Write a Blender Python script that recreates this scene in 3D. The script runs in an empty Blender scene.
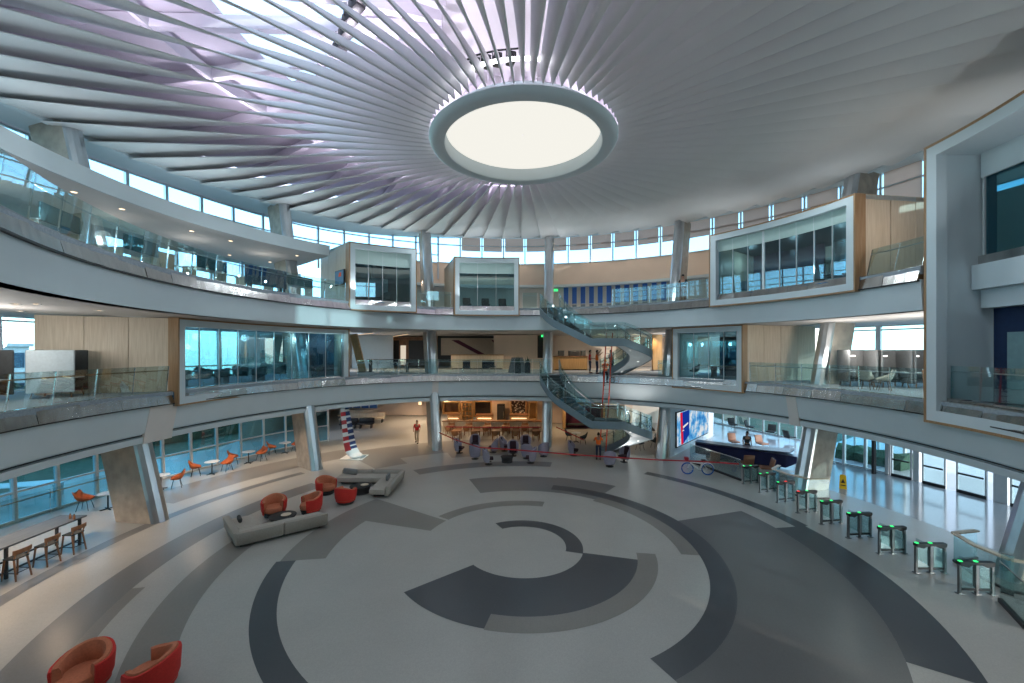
import bpy, bmesh, math, random
from mathutils import Vector, Matrix
random.seed(11)
RND = random.Random(5)
S = bpy.context.scene
COL = S.collection
# ---- measured set-up: eye height 7.3 m, atrium axis at (CX, CY) ----
FPX, HORIZON, EYE = 408.0, 350.0, 7.3
CX, CY = 0.41, 15.26
Z2, Z3, ZD = 5.5, 10.35, 17.0        # second floor, third floor, rim of the fan ceiling
def rad(a): return a * math.pi / 180.0
def pol(th, r, z=0.0):
    t = rad(th); return Vector((CX + r * math.sin(t), CY + r * math.cos(t), z))
def at(px, py, z=0.0):                # a measured sight line met with the level z
    d = FPX * (EYE - z) / (py - HORIZON); return Vector(((px - 512.0) * d / FPX, d, z))
def facing(p, q): return math.atan2(-(q[0] - p[0]), q[1] - p[1])     # rz that turns local +Y towards q
def lerp(a, b, t): return a + (b - a) * t
def table(tb):
    def raw(th):
        th = (th + 180.0) % 360.0 - 180.0
        for (a, ra), (b, rb) in zip(tb, tb[1:]):
            if a <= th <= b: return ra + (rb - ra) * (th - a) / (b - a)
        return tb[-1][1]
    return lambda th: sum(raw(th + d) for d in (-10, -7, -4, -1.5, 1.5, 4, 7, 10)) / 8.0
R2 = table([(-180,15.0),(-130,15.2),(-104,15.3),(-80,15.3),(-60,15.8),(-41,16.4),(-23,16.4),(-10,15.7),(5,15.2),(30,15.1),(60,14.95),(74,14.8),(92,14.5),(115,14.4),(150,14.7),(180,15.0)])
R3 = table([(-180,14.0),(-150,13.4),(-123,12.9),(-100,13.1),(-70,13.8),(-43,14.7),(-23,15.0),(0,14.5),(30,14.2),(55,13.9),(82,14.3),(100,14.4),(150,14.2),(180,14.0)])
RW0 = table([(-180,22.3),(-130,21.6),(-62,21.6),(-50,23.0),(-40,23.2),(0,22.9),(40,23.0),(60,23.3),(130,23.2),(180,22.3)])
RWL = table([(-180,.03),(-130,.05),(-60,.05),(-40,.02),(0,.01),(60,.02),(130,.03),(180,.03)])
def RW(th, z): return RW0(th) + RWL(th) * z
HZ = table([(-180,17.9),(-150,17.6),(-120,17.05),(-60,17.05),(-30,17.3),(-10,17.9),(180,17.9)])          # head of the clerestory
def frange(a, b, step):
    n = max(1, int(math.ceil(abs(b - a) / step - 1e-6))); return [a + (b - a) * i / n for i in range(n + 1)]

# ---------------------------------------------------------------- materials
def _nt(name):
    m = bpy.data.materials.new(name); m.use_nodes = True
    nt = m.node_tree; b = nt.nodes['Principled BSDF']; return m, nt, b
def L(nt, a, b): nt.links.new(a, b)
def mat(name, col, rough=.5, metal=0.0, var=.06, scale=6.0, bump=0.0, spec=.5, coat=0.0, stretch=None):
    m, nt, b = _nt(name)
    b.inputs['Roughness'].default_value = rough; b.inputs['Metallic'].default_value = metal
    b.inputs['Specular IOR Level'].default_value = spec
    if coat: b.inputs['Coat Weight'].default_value = coat
    tc = nt.nodes.new('ShaderNodeTexCoord'); n = nt.nodes.new('ShaderNodeTexNoise')
    n.inputs['Scale'].default_value = scale; n.inputs['Detail'].default_value = 4
    src = tc.outputs['Object']
    if stretch:
        mp = nt.nodes.new('ShaderNodeMapping'); mp.inputs['Scale'].default_value = stretch
        L(nt, src, mp.inputs['Vector']); src = mp.outputs['Vector']
    L(nt, src, n.inputs['Vector'])
    r = nt.nodes.new('ShaderNodeValToRGB')
    r.color_ramp.elements[0].position = .3; r.color_ramp.elements[1].position = .7
    r.color_ramp.elements[0].color = [max(0, c * (1 - var)) for c in col] + [1]
    r.color_ramp.elements[1].color = [min(1, c * (1 + var)) for c in col] + [1]
    L(nt, n.outputs['Fac'], r.inputs['Fac']); L(nt, r.outputs['Color'], b.inputs['Base Color'])
    if bump:
        bp = nt.nodes.new('ShaderNodeBump'); bp.inputs['Strength'].default_value = bump; bp.inputs['Distance'].default_value = .02
        L(nt, n.outputs['Fac'], bp.inputs['Height']); L(nt, bp.outputs['Normal'], b.inputs['Normal'])
    return m
def emit(name, col, strength):
    m = bpy.data.materials.new(name); m.use_nodes = True; nt = m.node_tree
    nt.nodes.remove(nt.nodes['Principled BSDF']); e = nt.nodes.new('ShaderNodeEmission')
    e.inputs['Color'].default_value = (*col, 1); e.inputs['Strength'].default_value = strength
    L(nt, e.outputs['Emission'], nt.nodes['Material Output'].inputs['Surface']); return m
def glass(name, tint, refl=.05, top=.5, rough=0.0, gcol=(.9,.97,1)):
    m = bpy.data.materials.new(name); m.use_nodes = True; nt = m.node_tree
    nt.nodes.remove(nt.nodes['Principled BSDF'])
    t = nt.nodes.new('ShaderNodeBsdfTransparent'); t.inputs['Color'].default_value = (*tint, 1)
    g = nt.nodes.new('ShaderNodeBsdfGlossy'); g.inputs['Roughness'].default_value = rough; g.inputs['Color'].default_value = (*gcol, 1)
    lw = nt.nodes.new('ShaderNodeLayerWeight'); lw.inputs['Blend'].default_value = .35
    mr = nt.nodes.new('ShaderNodeMapRange'); mr.inputs['To Min'].default_value = refl; mr.inputs['To Max'].default_value = top
    mx = nt.nodes.new('ShaderNodeMixShader')
    L(nt, lw.outputs['Fresnel'], mr.inputs['Value']); L(nt, mr.outputs['Result'], mx.inputs['Fac'])
    L(nt, t.outputs['BSDF'], mx.inputs[1]); L(nt, g.outputs['BSDF'], mx.inputs[2])
    L(nt, mx.outputs['Shader'], nt.nodes['Material Output'].inputs['Surface']); return m
def wood(name, a, b_, rough=.45, st=(7, 7, .35), scale=3.0):
    m, nt, b = _nt(name); b.inputs['Roughness'].default_value = rough
    tc = nt.nodes.new('ShaderNodeTexCoord'); mp = nt.nodes.new('ShaderNodeMapping'); mp.inputs['Scale'].default_value = st
    n = nt.nodes.new('ShaderNodeTexNoise'); n.inputs['Scale'].default_value = scale; n.inputs['Detail'].default_value = 6; n.inputs['Distortion'].default_value = .4
    r = nt.nodes.new('ShaderNodeValToRGB'); r.color_ramp.elements[0].position = .32; r.color_ramp.elements[1].position = .68
    r.color_ramp.elements[0].color = (*a, 1); r.color_ramp.elements[1].color = (*b_, 1)
    L(nt, tc.outputs['Object'], mp.inputs['Vector']); L(nt, mp.outputs['Vector'], n.inputs['Vector'])
    L(nt, n.outputs['Fac'], r.inputs['Fac']); L(nt, r.outputs['Color'], b.inputs['Base Color']); return m
def terrazzo(name, col, rough=.3, var=.10, spec=.5):
    m, nt, b = _nt(name); b.inputs['Roughness'].default_value = rough; b.inputs['Specular IOR Level'].default_value = spec
    tc = nt.nodes.new('ShaderNodeTexCoord')
    v = nt.nodes.new('ShaderNodeTexVoronoi'); v.inputs['Scale'].default_value = 38
    n = nt.nodes.new('ShaderNodeTexNoise'); n.inputs['Scale'].default_value = .7; n.inputs['Detail'].default_value = 5
    for q in (v, n): L(nt, tc.outputs['Object'], q.inputs['Vector'])
    a = nt.nodes.new('ShaderNodeMixRGB'); a.inputs['Fac'].default_value = .55
    L(nt, v.outputs['Color'], a.inputs[1]); L(nt, n.outputs['Fac'], a.inputs[2])
    bw = nt.nodes.new('ShaderNodeRGBToBW'); L(nt, a.outputs['Color'], bw.inputs['Color'])
    r = nt.nodes.new('ShaderNodeValToRGB'); r.color_ramp.elements[0].position = .2; r.color_ramp.elements[1].position = .8
    r.color_ramp.elements[0].color = [c * (1 - var) for c in col] + [1]; r.color_ramp.elements[1].color = [min(1, c * (1 + var)) for c in col] + [1]
    L(nt, bw.outputs['Val'], r.inputs['Fac']); L(nt, r.outputs['Color'], b.inputs['Base Color']); return m

def chk0(name, a, b_, sc):
    m, nt, b = _nt(name); tc = nt.nodes.new('ShaderNodeTexCoord'); v = nt.nodes.new('ShaderNodeTexNoise'); v.inputs['Scale'].default_value = sc; r = nt.nodes.new('ShaderNodeValToRGB')
    r.color_ramp.elements[0].position = .4; r.color_ramp.elements[0].color = (*a, 1); r.color_ramp.elements[1].position = .6; r.color_ramp.elements[1].color = (*b_, 1)
    L(nt, tc.outputs['Object'], v.inputs['Vector']); L(nt, v.outputs['Fac'], r.inputs['Fac']); L(nt, r.outputs['Color'], b.inputs['Base Color']); return m
M = {}
M['white'] = mat('white paint', (.62,.705,.74), .5, var=.02, scale=1.2)
M['fin'] = mat('fan ceiling blade', (.74,.74,.735), .55, var=.02, scale=.8)
M['soffit'] = mat('soffit paint', (.74,.71,.68), .7, var=.03, scale=1)
M['roof'] = mat('roof deck paint', (.78,.74,.82), .8, var=.05, scale=.6)
M['beige'] = mat('beige wall paint', (.72,.59,.49), .7, var=.03, scale=1)
M['cream'] = mat('cream wall paint', (.70,.66,.60), .7, var=.03, scale=1)
M['concrete'] = mat('board formed concrete', (.40,.355,.30), .75, var=.2, scale=2.2, bump=.15)
M['steel'] = mat('brushed stainless steel', (.62,.66,.69), .28, 1.0, var=.1, scale=5, stretch=(1,1,.1))
M['curb'] = mat('brushed metal skirting', (.56,.55,.53), .2, 1.0, var=.12, scale=4, stretch=(1,1,.15))
M['alu'] = mat('white aluminium', (.70,.74,.76), .4, .2, var=.03)
M['gunmetal'] = mat('gunmetal', (.20,.21,.22), .35, .8, var=.05)
M['chrome'] = mat('chrome', (.75,.77,.78), .15, 1.0, var=.03)
M['dark'] = mat('charcoal metal', (.035,.037,.04), .45, .3, var=.1)
M['black'] = mat('black plastic', (.015,.015,.017), .5, var=.1)
M['wood'] = wood('pale oak veneer', (.56,.46,.34), (.68,.58,.46))
M['woodedge'] = wood('oak edging', (.30,.17,.08), (.40,.25,.13))
M['woodwarm'] = wood('honey oak', (.40,.23,.09), (.55,.34,.15))
M['rustwood'] = wood('reddish brown wood', (.20,.09,.035), (.32,.15,.06))
M['walnut'] = wood('walnut', (.16,.07,.03), (.27,.13,.06), st=(3,3,.6))
M['carpet'] = mat('blue grey carpet', (.30,.35,.39), .9, var=.2, scale=18, bump=.1)
M['carpetblue'] = mat('blue pattern carpet', (.05,.18,.34), .9, var=.6, scale=9)
M['floor'] = terrazzo('light terrazzo', (.37,.365,.345))
M['taupe'] = terrazzo('taupe terrazzo', (.20,.19,.175))
M['grey'] = terrazzo('grey terrazzo', (.155,.155,.155))
M['darkfloor'] = terrazzo('dark terrazzo', (.055,.06,.068))
M['polished'] = terrazzo('polished entrance floor', (.34,.37,.40), .13)
M['midfloor'] = terrazzo('mid grey terrazzo', (.115,.115,.115))
M['glass'] = glass('clear rail glass', (.83,.92,.92), .04, .30)
M['roomglass'] = glass('meeting room glass', (.52,.76,.82), .09, .5)
M['winglass'] = glass('tinted facade glass', (.50,.82,.93), .05, .5)
M['lowglass'] = glass('deep tinted facade glass', (.17,.50,.62), .06, .5)
M['navy'] = mat('navy lacquer', (.008,.012,.06), .3, var=.1)
M['darkblue'] = mat('deep blue wall', (.012,.045,.09), .6, var=.1)
M['blue'] = mat('blue banner', (.03,.13,.46), .6, var=.05)
M['red'] = mat('red shell fabric', (.55,.025,.018), .75, var=.1, scale=30)
M['orange'] = mat('terracotta fabric', (.48,.15,.075), .8, var=.12, scale=24)
M['rust'] = mat('rust plastic', (.48,.12,.035), .55, var=.08)
M['sofa'] = mat('stone grey fabric', (.335,.305,.27), .9, var=.08, scale=26)
M['sofaseat'] = mat('warm grey fabric', (.40,.365,.325), .9, var=.08, scale=26)
M['lilac'] = mat('lavender fabric', (.30,.28,.36), .85, var=.08, scale=20)
M['plum'] = mat('plum fabric', (.030,.012,.02), .9, var=.15, scale=20)
M['felt'] = mat('grey felt', (.22,.23,.235), .95, var=.08, scale=14)
M['feltlight'] = mat('pale blue felt', (.50,.58,.62), .95, var=.05, scale=14)
M['darkfelt'] = mat('charcoal felt', (.045,.05,.052), .9, var=.1, scale=14)
M['table'] = mat('white laminate', (.68,.72,.74), .35, var=.02)
M['slate'] = wood('smoked oak table', (.06,.065,.075), (.10,.105,.115), st=(5,.5,5))
M['skin'] = mat('skin', (.34,.18,.12), .6, var=.05)
M['hair'] = mat('dark hair', (.015,.012,.01), .7, var=.2)
M['shirtred'] = mat('red shirt cloth', (.65,.03,.03), .85, var=.08)
M['vest'] = mat('orange safety vest', (1.0,.17,.015), .7, var=.05)
M['hivis'] = mat('reflective tape', (.7,.7,.55), .4, var=.02)
M['khaki'] = mat('khaki cloth', (.34,.28,.20), .9, var=.08)
M['denim'] = mat('dark denim', (.03,.04,.08), .9, var=.12)
M['darkcloth'] = mat('charcoal cloth', (.025,.027,.035), .9, var=.12)
M['ladder'] = mat('red fibreglass', (.55,.06,.03), .45, var=.05)
M['yellow'] = mat('yellow plastic', (.80,.50,.01), .45, var=.05)
M['stair'] = mat('blue grey painted steel', (.17,.24,.28), .4, .1, var=.04)
M['tread'] = mat('dark stair tread', (.06,.075,.08), .6, var=.1)
M['leaf'] = mat('hedge leaves', (.03,.075,.04), .8, var=.5, scale=9, bump=.4)
M['grass'] = mat('lawn grass', (.06,.095,.06), .9, var=.4, scale=3)
M['pave'] = mat('pale paving', (.52,.53,.54), .8, var=.1, scale=2)
M['brickfar'] = mat('distant brick', (.36,.17,.12), .9, var=.2, scale=2)
M['blind'] = mat('beige roller blind', (.50,.40,.36), .9, var=.04, scale=2)
def translucent(m, col, k):
    nt = m.node_tree; b = nt.nodes['Principled BSDF']; t = nt.nodes.new('ShaderNodeBsdfTranslucent'); t.inputs['Color'].default_value = (*col, 1); x = nt.nodes.new('ShaderNodeMixShader'); x.inputs['Fac'].default_value = k
    L(nt, b.outputs['BSDF'], x.inputs[1]); L(nt, t.outputs['BSDF'], x.inputs[2]); L(nt, x.outputs['Shader'], nt.nodes['Material Output'].inputs['Surface'])
translucent(M['blind'], (.95, .70, .62), .6)
M['phot'] = chk0('photo strip', (.10,.17,.24), (.30,.30,.30), 3.0)
M['maroon'] = mat('maroon paint', (.12,.02,.05), .6, var=.1)
M['purple'] = mat('aubergine wall', (.07,.03,.06), .7, var=.1)
M['green'] = emit('green indicator', (.05,1,.25), 2.2)
M['redled'] = emit('red indicator', (1,.06,.05), 2.2)
M['warmlight'] = emit('warm lamp', (1,.72,.45), 5.0)
M['warmstrip'] = emit('warm light strip', (1,.66,.36), 2.4)
M['coollight'] = emit('white lamp', (1,.95,.88), 6.0)

# ---------------------------------------------------------------- mesh builder
class MB:
    def __init__(self): self.v = []; self.f = []; self.m = []; self.cur = 0
    def add(self, vs, fs):
        b = len(self.v); self.v += [Vector(p) for p in vs]
        for f in fs: self.f.append([b + i for i in f]); self.m.append(self.cur)
        return self
    def quad(self, a, b, c, d): return self.add([a, b, c, d], [[0, 1, 2, 3]])
    def box(self, c, s, rz=0.0, rx=0.0, ry=0.0, taper=1.0):
        R = Matrix.Rotation(rz, 3, 'Z') @ Matrix.Rotation(ry, 3, 'Y') @ Matrix.Rotation(rx, 3, 'X')
        hx, hy, hz = s[0] / 2, s[1] / 2, s[2] / 2; c = Vector(c)
        vs = []
        for z in (-hz, hz):
            k = taper if z > 0 else 1.0
            for x, y in ((-hx, -hy), (hx, -hy), (hx, hy), (-hx, hy)): vs.append(c + R @ Vector((x * k, y * k, z)))
        return self.add(vs, [[3, 2, 1, 0], [4, 5, 6, 7], [0, 1, 5, 4], [1, 2, 6, 5], [2, 3, 7, 6], [3, 0, 4, 7]])
    def rbox(self, c, s, r=.04, rz=0.0, rx=0.0, seg=2):                 # rounded box
        bm = bmesh.new(); bmesh.ops.create_cube(bm, size=1.0)
        bmesh.ops.scale(bm, vec=s, verts=bm.verts)
        bmesh.ops.bevel(bm, geom=bm.edges[:], offset=min(r, min(s) * .48), segments=seg, affect='EDGES', profile=.5)
        R = Matrix.Rotation(rz, 3, 'Z') @ Matrix.Rotation(rx, 3, 'X'); c = Vector(c)
        bm.verts.index_update()
        self.add([c + R @ v.co for v in bm.verts], [[v.index for v in f.verts] for f in bm.faces]); bm.free(); return self
    def hexa(self, p):                                                   # 4 lower + 4 upper corners
        return self.add(p, [[3, 2, 1, 0], [4, 5, 6, 7], [0, 1, 5, 4], [1, 2, 6, 5], [2, 3, 7, 6], [3, 0, 4, 7]])
    def beam(self, a, b, w, h, up=(0, 0, 1)):
        a, b = Vector(a), Vector(b); d = (b - a).normalized(); u = Vector(up)
        s = d.cross(u)
        if s.length < 1e-4: s = d.cross(Vector((1, 0, 0)))
        s.normalize(); u = s.cross(d); s *= w / 2; u *= h / 2
        return self.hexa([a - s - u, a + s - u, b + s - u, b - s - u, a - s + u, a + s + u, b + s + u, b - s + u])
    def tube(self, path, r, n=8, closed=False, caps=True):
        path = [Vector(p) for p in path]; N = len(path); rs = r if isinstance(r, (list, tuple)) else [r] * N
        vs = []; ref = None
        for i, p in enumerate(path):
            if closed: t = path[(i + 1) % N] - path[i - 1]
            else: t = path[min(i + 1, N - 1)] - path[max(i - 1, 0)]
            t.normalize()
            if ref is None or abs(ref.dot(t)) > .98: ref = Vector((0, 0, 1)) if abs(t.z) < .9 else Vector((1, 0, 0))
            a = t.cross(ref).normalized(); b = t.cross(a)
            for k in range(n):
                q = 2 * math.pi * k / n; vs.append(p + (a * math.cos(q) + b * math.sin(q)) * rs[i])
        fs = []
        for i in range(N if closed else N - 1):
            j = (i + 1) % N
            for k in range(n): fs.append([i * n + k, i * n + (k + 1) % n, j * n + (k + 1) % n, j * n + k])
        if caps and not closed: fs += [list(range(n))[::-1], [(N - 1) * n + k for k in range(n)]]
        return self.add(vs, fs)
    def lathe(self, prof, c=(0, 0, 0), n=24, caps=True):
        c = Vector(c); vs = []; fs = []
        for r, z in prof:
            for k in range(n): q = 2 * math.pi * k / n; vs.append(c + Vector((r * math.cos(q), r * math.sin(q), z)))
        for i in range(len(prof) - 1):
            for k in range(n): fs.append([i * n + k, i * n + (k + 1) % n, (i + 1) * n + (k + 1) % n, (i + 1) * n + k])
        if caps: fs += [list(range(n))[::-1], [(len(prof) - 1) * n + k for k in range(n)]]
        return self.add(vs, fs)
    def skin(self, rows, closed_row=False, cap=False):                   # rows of equal length
        n = len(rows[0]); vs = [p for r in rows for p in r]; fs = []
        for i in range(len(rows) - 1):
            for k in range(n if closed_row else n - 1):
                k2 = (k + 1) % n; fs.append([i * n + k, i * n + k2, (i + 1) * n + k2, (i + 1) * n + k])
        if cap: fs += [list(range(n))[::-1], [(len(rows) - 1) * n + k for k in range(n)]]
        return self.add(vs, fs)
    def ring(self, th0, th1, prof, step=2.0, closed=True, cap=True):     # prof: th -> [(r, z), ...]
        rows = [[pol(t, r, z) for r, z in prof(t)] for t in frange(th0, th1, step)]
        return self.skin(rows, closed, cap and closed)
    def prism(self, pts, z0, z1):
        n = len(pts); vs = [Vector((p[0], p[1], z0)) for p in pts] + [Vector((p[0], p[1], z1)) for p in pts]
        fs = [list(range(n))[::-1], list(range(n, 2 * n))] + [[i, (i + 1) % n, n + (i + 1) % n, n + i] for i in range(n)]
        return self.add(vs, fs)
    def ball(self, c, r, seg=10, rings=7):
        c = Vector(c); rr = r if isinstance(r, (tuple, list)) else (r, r, r)
        vs = []; fs = []
        for i in range(rings + 1):
            a = math.pi * i / rings
            for k in range(seg): q = 2 * math.pi * k / seg; vs.append(c + Vector((rr[0] * math.sin(a) * math.cos(q), rr[1] * math.sin(a) * math.sin(q), rr[2] * math.cos(a))))
        for i in range(rings):
            for k in range(seg): fs.append([i * seg + k, i * seg + (k + 1) % seg, (i + 1) * seg + (k + 1) % seg, (i + 1) * seg + k])
        return self.add(vs, fs)
    def mesh(self, name, mats, smooth=False, inv=None):
        me = bpy.data.meshes.new(name)
        me.from_pydata([tuple(inv @ p) if inv else tuple(p) for p in self.v], [], self.f)
        for m in (mats if isinstance(mats, (list, tuple)) else [mats]): me.materials.append(m)
        if max(self.m, default=0):
            for p, i in zip(me.polygons, self.m): p.material_index = i
        bm = bmesh.new(); bm.from_mesh(me); bmesh.ops.remove_doubles(bm, verts=bm.verts, dist=1e-5); bmesh.ops.recalc_face_normals(bm, faces=bm.faces); bm.to_mesh(me); bm.free()
        if smooth:
            for p in me.polygons: p.use_smooth = True
            if smooth != 'all':
                try: me.set_sharp_from_angle(angle=rad(38))
                except Exception: pass
        return me
    def build(self, name, mats, parent=None, smooth=False, world=False):
        inv = None
        if parent is not None and world: inv = chain_matrix(parent).inverted()
        o = bpy.data.objects.new(name, self.mesh(name, mats, smooth, inv)); COL.objects.link(o)
        if parent is not None: o.parent = parent
        return o
def chain_matrix(o):
    m = Matrix.Translation(o.location) @ Matrix.Rotation(o.rotation_euler[2], 4, 'Z')
    return chain_matrix(o.parent) @ m if o.parent is not None else m
def tag(o, label, cat, group=None, kind=None):
    o['label'] = label; o['category'] = cat
    if group: o['group'] = group
    if kind: o['kind'] = kind
    return o
def struct(o): o['kind'] = 'structure'; return o
def thing(name, label, cat, loc=(0, 0, 0), rz=0.0, group=None):
    o = bpy.data.objects.new(name, None); COL.objects.link(o); o.empty_display_size = .2
    o.location = loc; o.rotation_euler = (0, 0, rz); return tag(o, label, cat, group)
KIDS = {}
def dup(root, loc, rz, label, group=None):
    def cp(o, parent):
        c = o.copy(); COL.objects.link(c)
        if parent is not None: c.parent = parent
        for ch in list(o.children): cp(ch, c)
        return c
    r = cp(root, None); r.location = loc; r.rotation_euler = (0, 0, rz); r['label'] = label
    if group: r['group'] = group
    return r
class Kit:                                                              # first use moves the original, later uses copy it
    def __init__(self, make): self.make = make; self.src = None
    def put(self, loc, rz, label, group=None):
        if self.src is None:
            self.src = self.make(); o = self.src; o.location = loc; o.rotation_euler = (0, 0, rz); o['label'] = label
            if group: o['group'] = group
            return o
        bpy.context.view_layer.update()
        return dup(self.src, loc, rz, label, group)
# ================================================================ floor and its inlaid arcs
def disc_sector(mb, r0, r1, a, b, z, step=2.0):
    rows = [[pol(t, r0, z), pol(t, r1, z)] for t in frange(a, b, step)]; return mb.skin(rows)
fl = MB(); fl.lathe([(27.0, -.3), (27.0, 0.0)], (CX, CY, 0), 96)
fl.box((0, CY + 36, -.16), (44, 44, .3))
struct(fl.build('floor', M['floor']))
INLAY = [('darkfloor', [(1.6,2.22,-30,107),(2.22,4.1,105,194),(2.22,4.72,194,231),(7.98,8.62,-150,-98),(6.3,7.02,15,153),(10.5,11.85,82,123),(11.4,12.0,40,82)]),
         ('taupe', [(4.1,4.76,98,194),(3.88,4.5,-54,15),(3.88,8.5,-72,-56),(7.0,8.5,-98,-72),(5.67,6.3,38,97),(10.1,11.1,-150,-78),(12.0,12.35,-150,-103),(17.0,19.4,-76,-40),(14.6,18.3,-42,-3),(13.1,14.6,-20,-3),(13.1,14.6,-42,-33)]),
         ('grey', [(5.9,8.3,-20,15),(5.9,6.3,15,38),(7.02,8.4,15,38),(12.35,13.45,-150,-58),(15.4,15.9,-125,-55),(10.4,11.5,-34,11)]),
         ('midfloor', [(7.02,10.5,72,153)])]
for i, (mk, secs) in enumerate(INLAY):
    mb = MB()
    for k, (r0, r1, a, b) in enumerate(secs): disc_sector(mb, r0, r1, a, b, .004 + .0007 * (k % 3))
    o = struct(mb.build('floor_inlay', M[mk]))
# ================================================================ ring slabs of the two upper floors
def slab(nm, RF, z, th0, th1, zbot, back, carpet):
    m = MB(); m.ring(th0, th1, lambda t: [(RF(t) + .05, z), (RW(t, z), z), (RW(t, z), z - .3), (RF(t) + .05, z - .3)]); struct(m.build(nm, carpet))
slab('floor_2', R2, Z2, -179, 179, 3.45, 0, M['carpet'])
slab('floor_3', R3, Z3, -138, 91.9, 8.75, 0, M['carpet'])
# back halls behind the ring on ground and second floor
hb = MB(); hb.box((0, CY + 36, Z2 - .155), (44, 30, .3)); struct(hb.build('floor_4', M['cream']))
# ceilings (undersides)
m = MB(); m.ring(-179, 179, lambda t: [(R2(t) + .5, 3.45), (RW(t, 3.45) + .2, 3.45)], closed=False); struct(m.build('ceiling_1', M['soffit']))
m = MB(); m.box((0, CY + 36, 3.6), (44, 30, .3)); struct(m.build('ceiling_2', M['soffit']))
m = MB(); m.ring(-138, 91.9, lambda t: [(R3(t) + .12, 8.75), (RW(t, 8.75) + .2, 8.75)], closed=False); struct(m.build('ceiling_3', M['soffit']))
m = MB(); m.box((0, CY + 36, 8.9), (44, 30, .3)); struct(m.build('ceiling_4', M['soffit']))
# white fascias
m = MB(); m.ring(-179, 179, lambda t: [(R2(t) + .04, 5.0), (R2(t) + .30, 3.86), (R2(t) + .42, 3.86), (R2(t) + .42, 3.78), (R2(t) + .52, 3.78), (R2(t) + .52, 3.70), (R2(t) + .36, 3.70), (R2(t) + .40, 3.45), (R2(t) + .7, 3.45), (R2(t) + .7, 5.0)]); struct(m.build('trim_1', M['white'], smooth=True))
m = MB(); m.ring(-179, 179, lambda t: [(R2(t) + .405, 3.79), (R2(t) + .405, 3.75), (R2(t) + .5, 3.75), (R2(t) + .5, 3.79)]); struct(m.build('trim_2', M['dark']))
m = MB(); m.ring(-138, 91.9, lambda t: [(R3(t) + .04, 9.86), (R3(t) + .12, 8.75), (R3(t) + .6, 8.75), (R3(t) + .6, 9.86)]); struct(m.build('trim_3', M['white'], smooth=True))
# brushed metal skirting panels along both slab edges
def curb(nm, RF, z, th0, th1, h):
    m = MB(); r = random.Random(3)
    for a, b in zip(frange(th0, th1, 5.6)[:-1], frange(th0, th1, 5.6)[1:]):
        d0, d1, d2, d3 = [r.uniform(-.02, .02) for _ in range(4)]
        rows = []
        for i in range(4):
            t = lerp(a + .03, b - .03, i / 3); u = i / 3
            rows.append([pol(t, RF(t) - .05 + lerp(d0, d1, u), z - h), pol(t, RF(t) + .09 + lerp(d2, d3, u), z + .03), pol(t, RF(t) + .2, z + .03), pol(t, RF(t) + .2, z - h)])
        m.skin(rows, True, True)
    struct(m.build(nm, M['curb']))
curb('trim_4', R2, Z2, -150, 150, .52)
curb('trim_5', R3, Z3, -138, 91.8, .52)
m = MB(); m.ring(-138, 91.8, lambda t: [(R3(t) - .06, Z3 - .56), (R3(t) - .06, Z3 - .51), (R3(t) + .3, Z3 - .51), (R3(t) + .3, Z3 - .56)]); struct(m.build('trim_6', M['dark']))
m = MB(); m.ring(-150, 150, lambda t: [(R2(t) - .06, Z2 - .55), (R2(t) - .06, Z2 - .51), (R2(t) + .3, Z2 - .51), (R2(t) + .3, Z2 - .55)]); struct(m.build('trim_7', M['dark']))
# ================================================================ outer envelope
def wallband(nm, a, b, z0, z1, mt, off=0.0, thick=.2):
    m = MB(); m.ring(a, b, lambda t: [(RW(t, z0) + off, z0), (RW(t, z1) + off, z1), (RW(t, z1) + off + thick, z1), (RW(t, z0) + off + thick, z0)]); return struct(m.build(nm, mt))
def glazing(nm_f, nm_g, a, b, z0, z1, pitch, rails, gl, bar=.11, depth=.2, off=0.0, mm='alu'):
    m = MB()
    H = HZ if z1 > 17 else (lambda t: z1)
    for t in frange(a, b, pitch): m.beam(pol(t, RW(t, z0) + off, z0), pol(t, RW(t, z1) + off, H(t)), bar, depth, up=pol(t, 1) - pol(t, 0))
    for z in rails:
        m.ring(a, b, lambda t: [(RW(t, z) + off - .06, z - .04), (RW(t, z) + off - .06, z + .04), (RW(t, z) + off + .06, z + .04), (RW(t, z) + off + .06, z - .04)])
    struct(m.build(nm_f, M[mm]))
    g = MB(); rows = [[pol(t, RW(t, z0) + off + .03, z0), pol(t, RW(t, z1) + off + .03, H(t))] for t in frange(a, b, pitch)]
    g.skin(rows); struct(g.build(nm_g, M[gl]))
glazing('window_1', 'window_2', -136, -41, 0, 3.9, 4.0, (.06, 1.25, 2.45, 3.6), 'lowglass')
glazing('window_3', 'window_4', -136, -41, 5.5, 8.8, 6.4, (5.56, 6.3, 8.55), 'winglass', bar=.2)
glazing('window_5', 'window_6', -136, -41, 10.4, 13.2, 5.0, (10.45, 11.4, 12.3), 'winglass')
glazing('window_7', 'window_8', -136, -18, 13.8, 17.05, 5.0, (15.3, 16.0, 17.0), 'winglass', bar=.15, mm='steel')
glazing('window_9', 'window_10', -18, 62, 15.3, 17.05, 5.0, (15.34, 17.0), 'winglass')
glazing('window_11', 'window_12', 62, 132, 15.0, 17.05, 5.0, (15.34, 17.0), 'winglass')
glazing('window_13', 'window_14', 61, 132, 5.5, 8.8, 6.0, (5.56, 8.5), 'winglass', bar=.24)
wallband('wall_back', -41, 62, 13.15, 15.3, M['beige'])
wallband('wall_upper', -41, 62, Z3, 13.2, M['cream'], off=.15)
wallband('wall_right', 62, 132, 8.7, 15.0, M['cream'])
wallband('wall_left', -136, -41, 8.7, 10.4, M['white'])
wallband('wall_side', -41, -18, 13.2, 13.8, M['beige'])
wallband('wall_lintel', 61, 132, 3.4, 5.5, M['white'])
wallband('wall_spandrel', -136, -41, 3.4, 5.5, M['white'])
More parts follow.
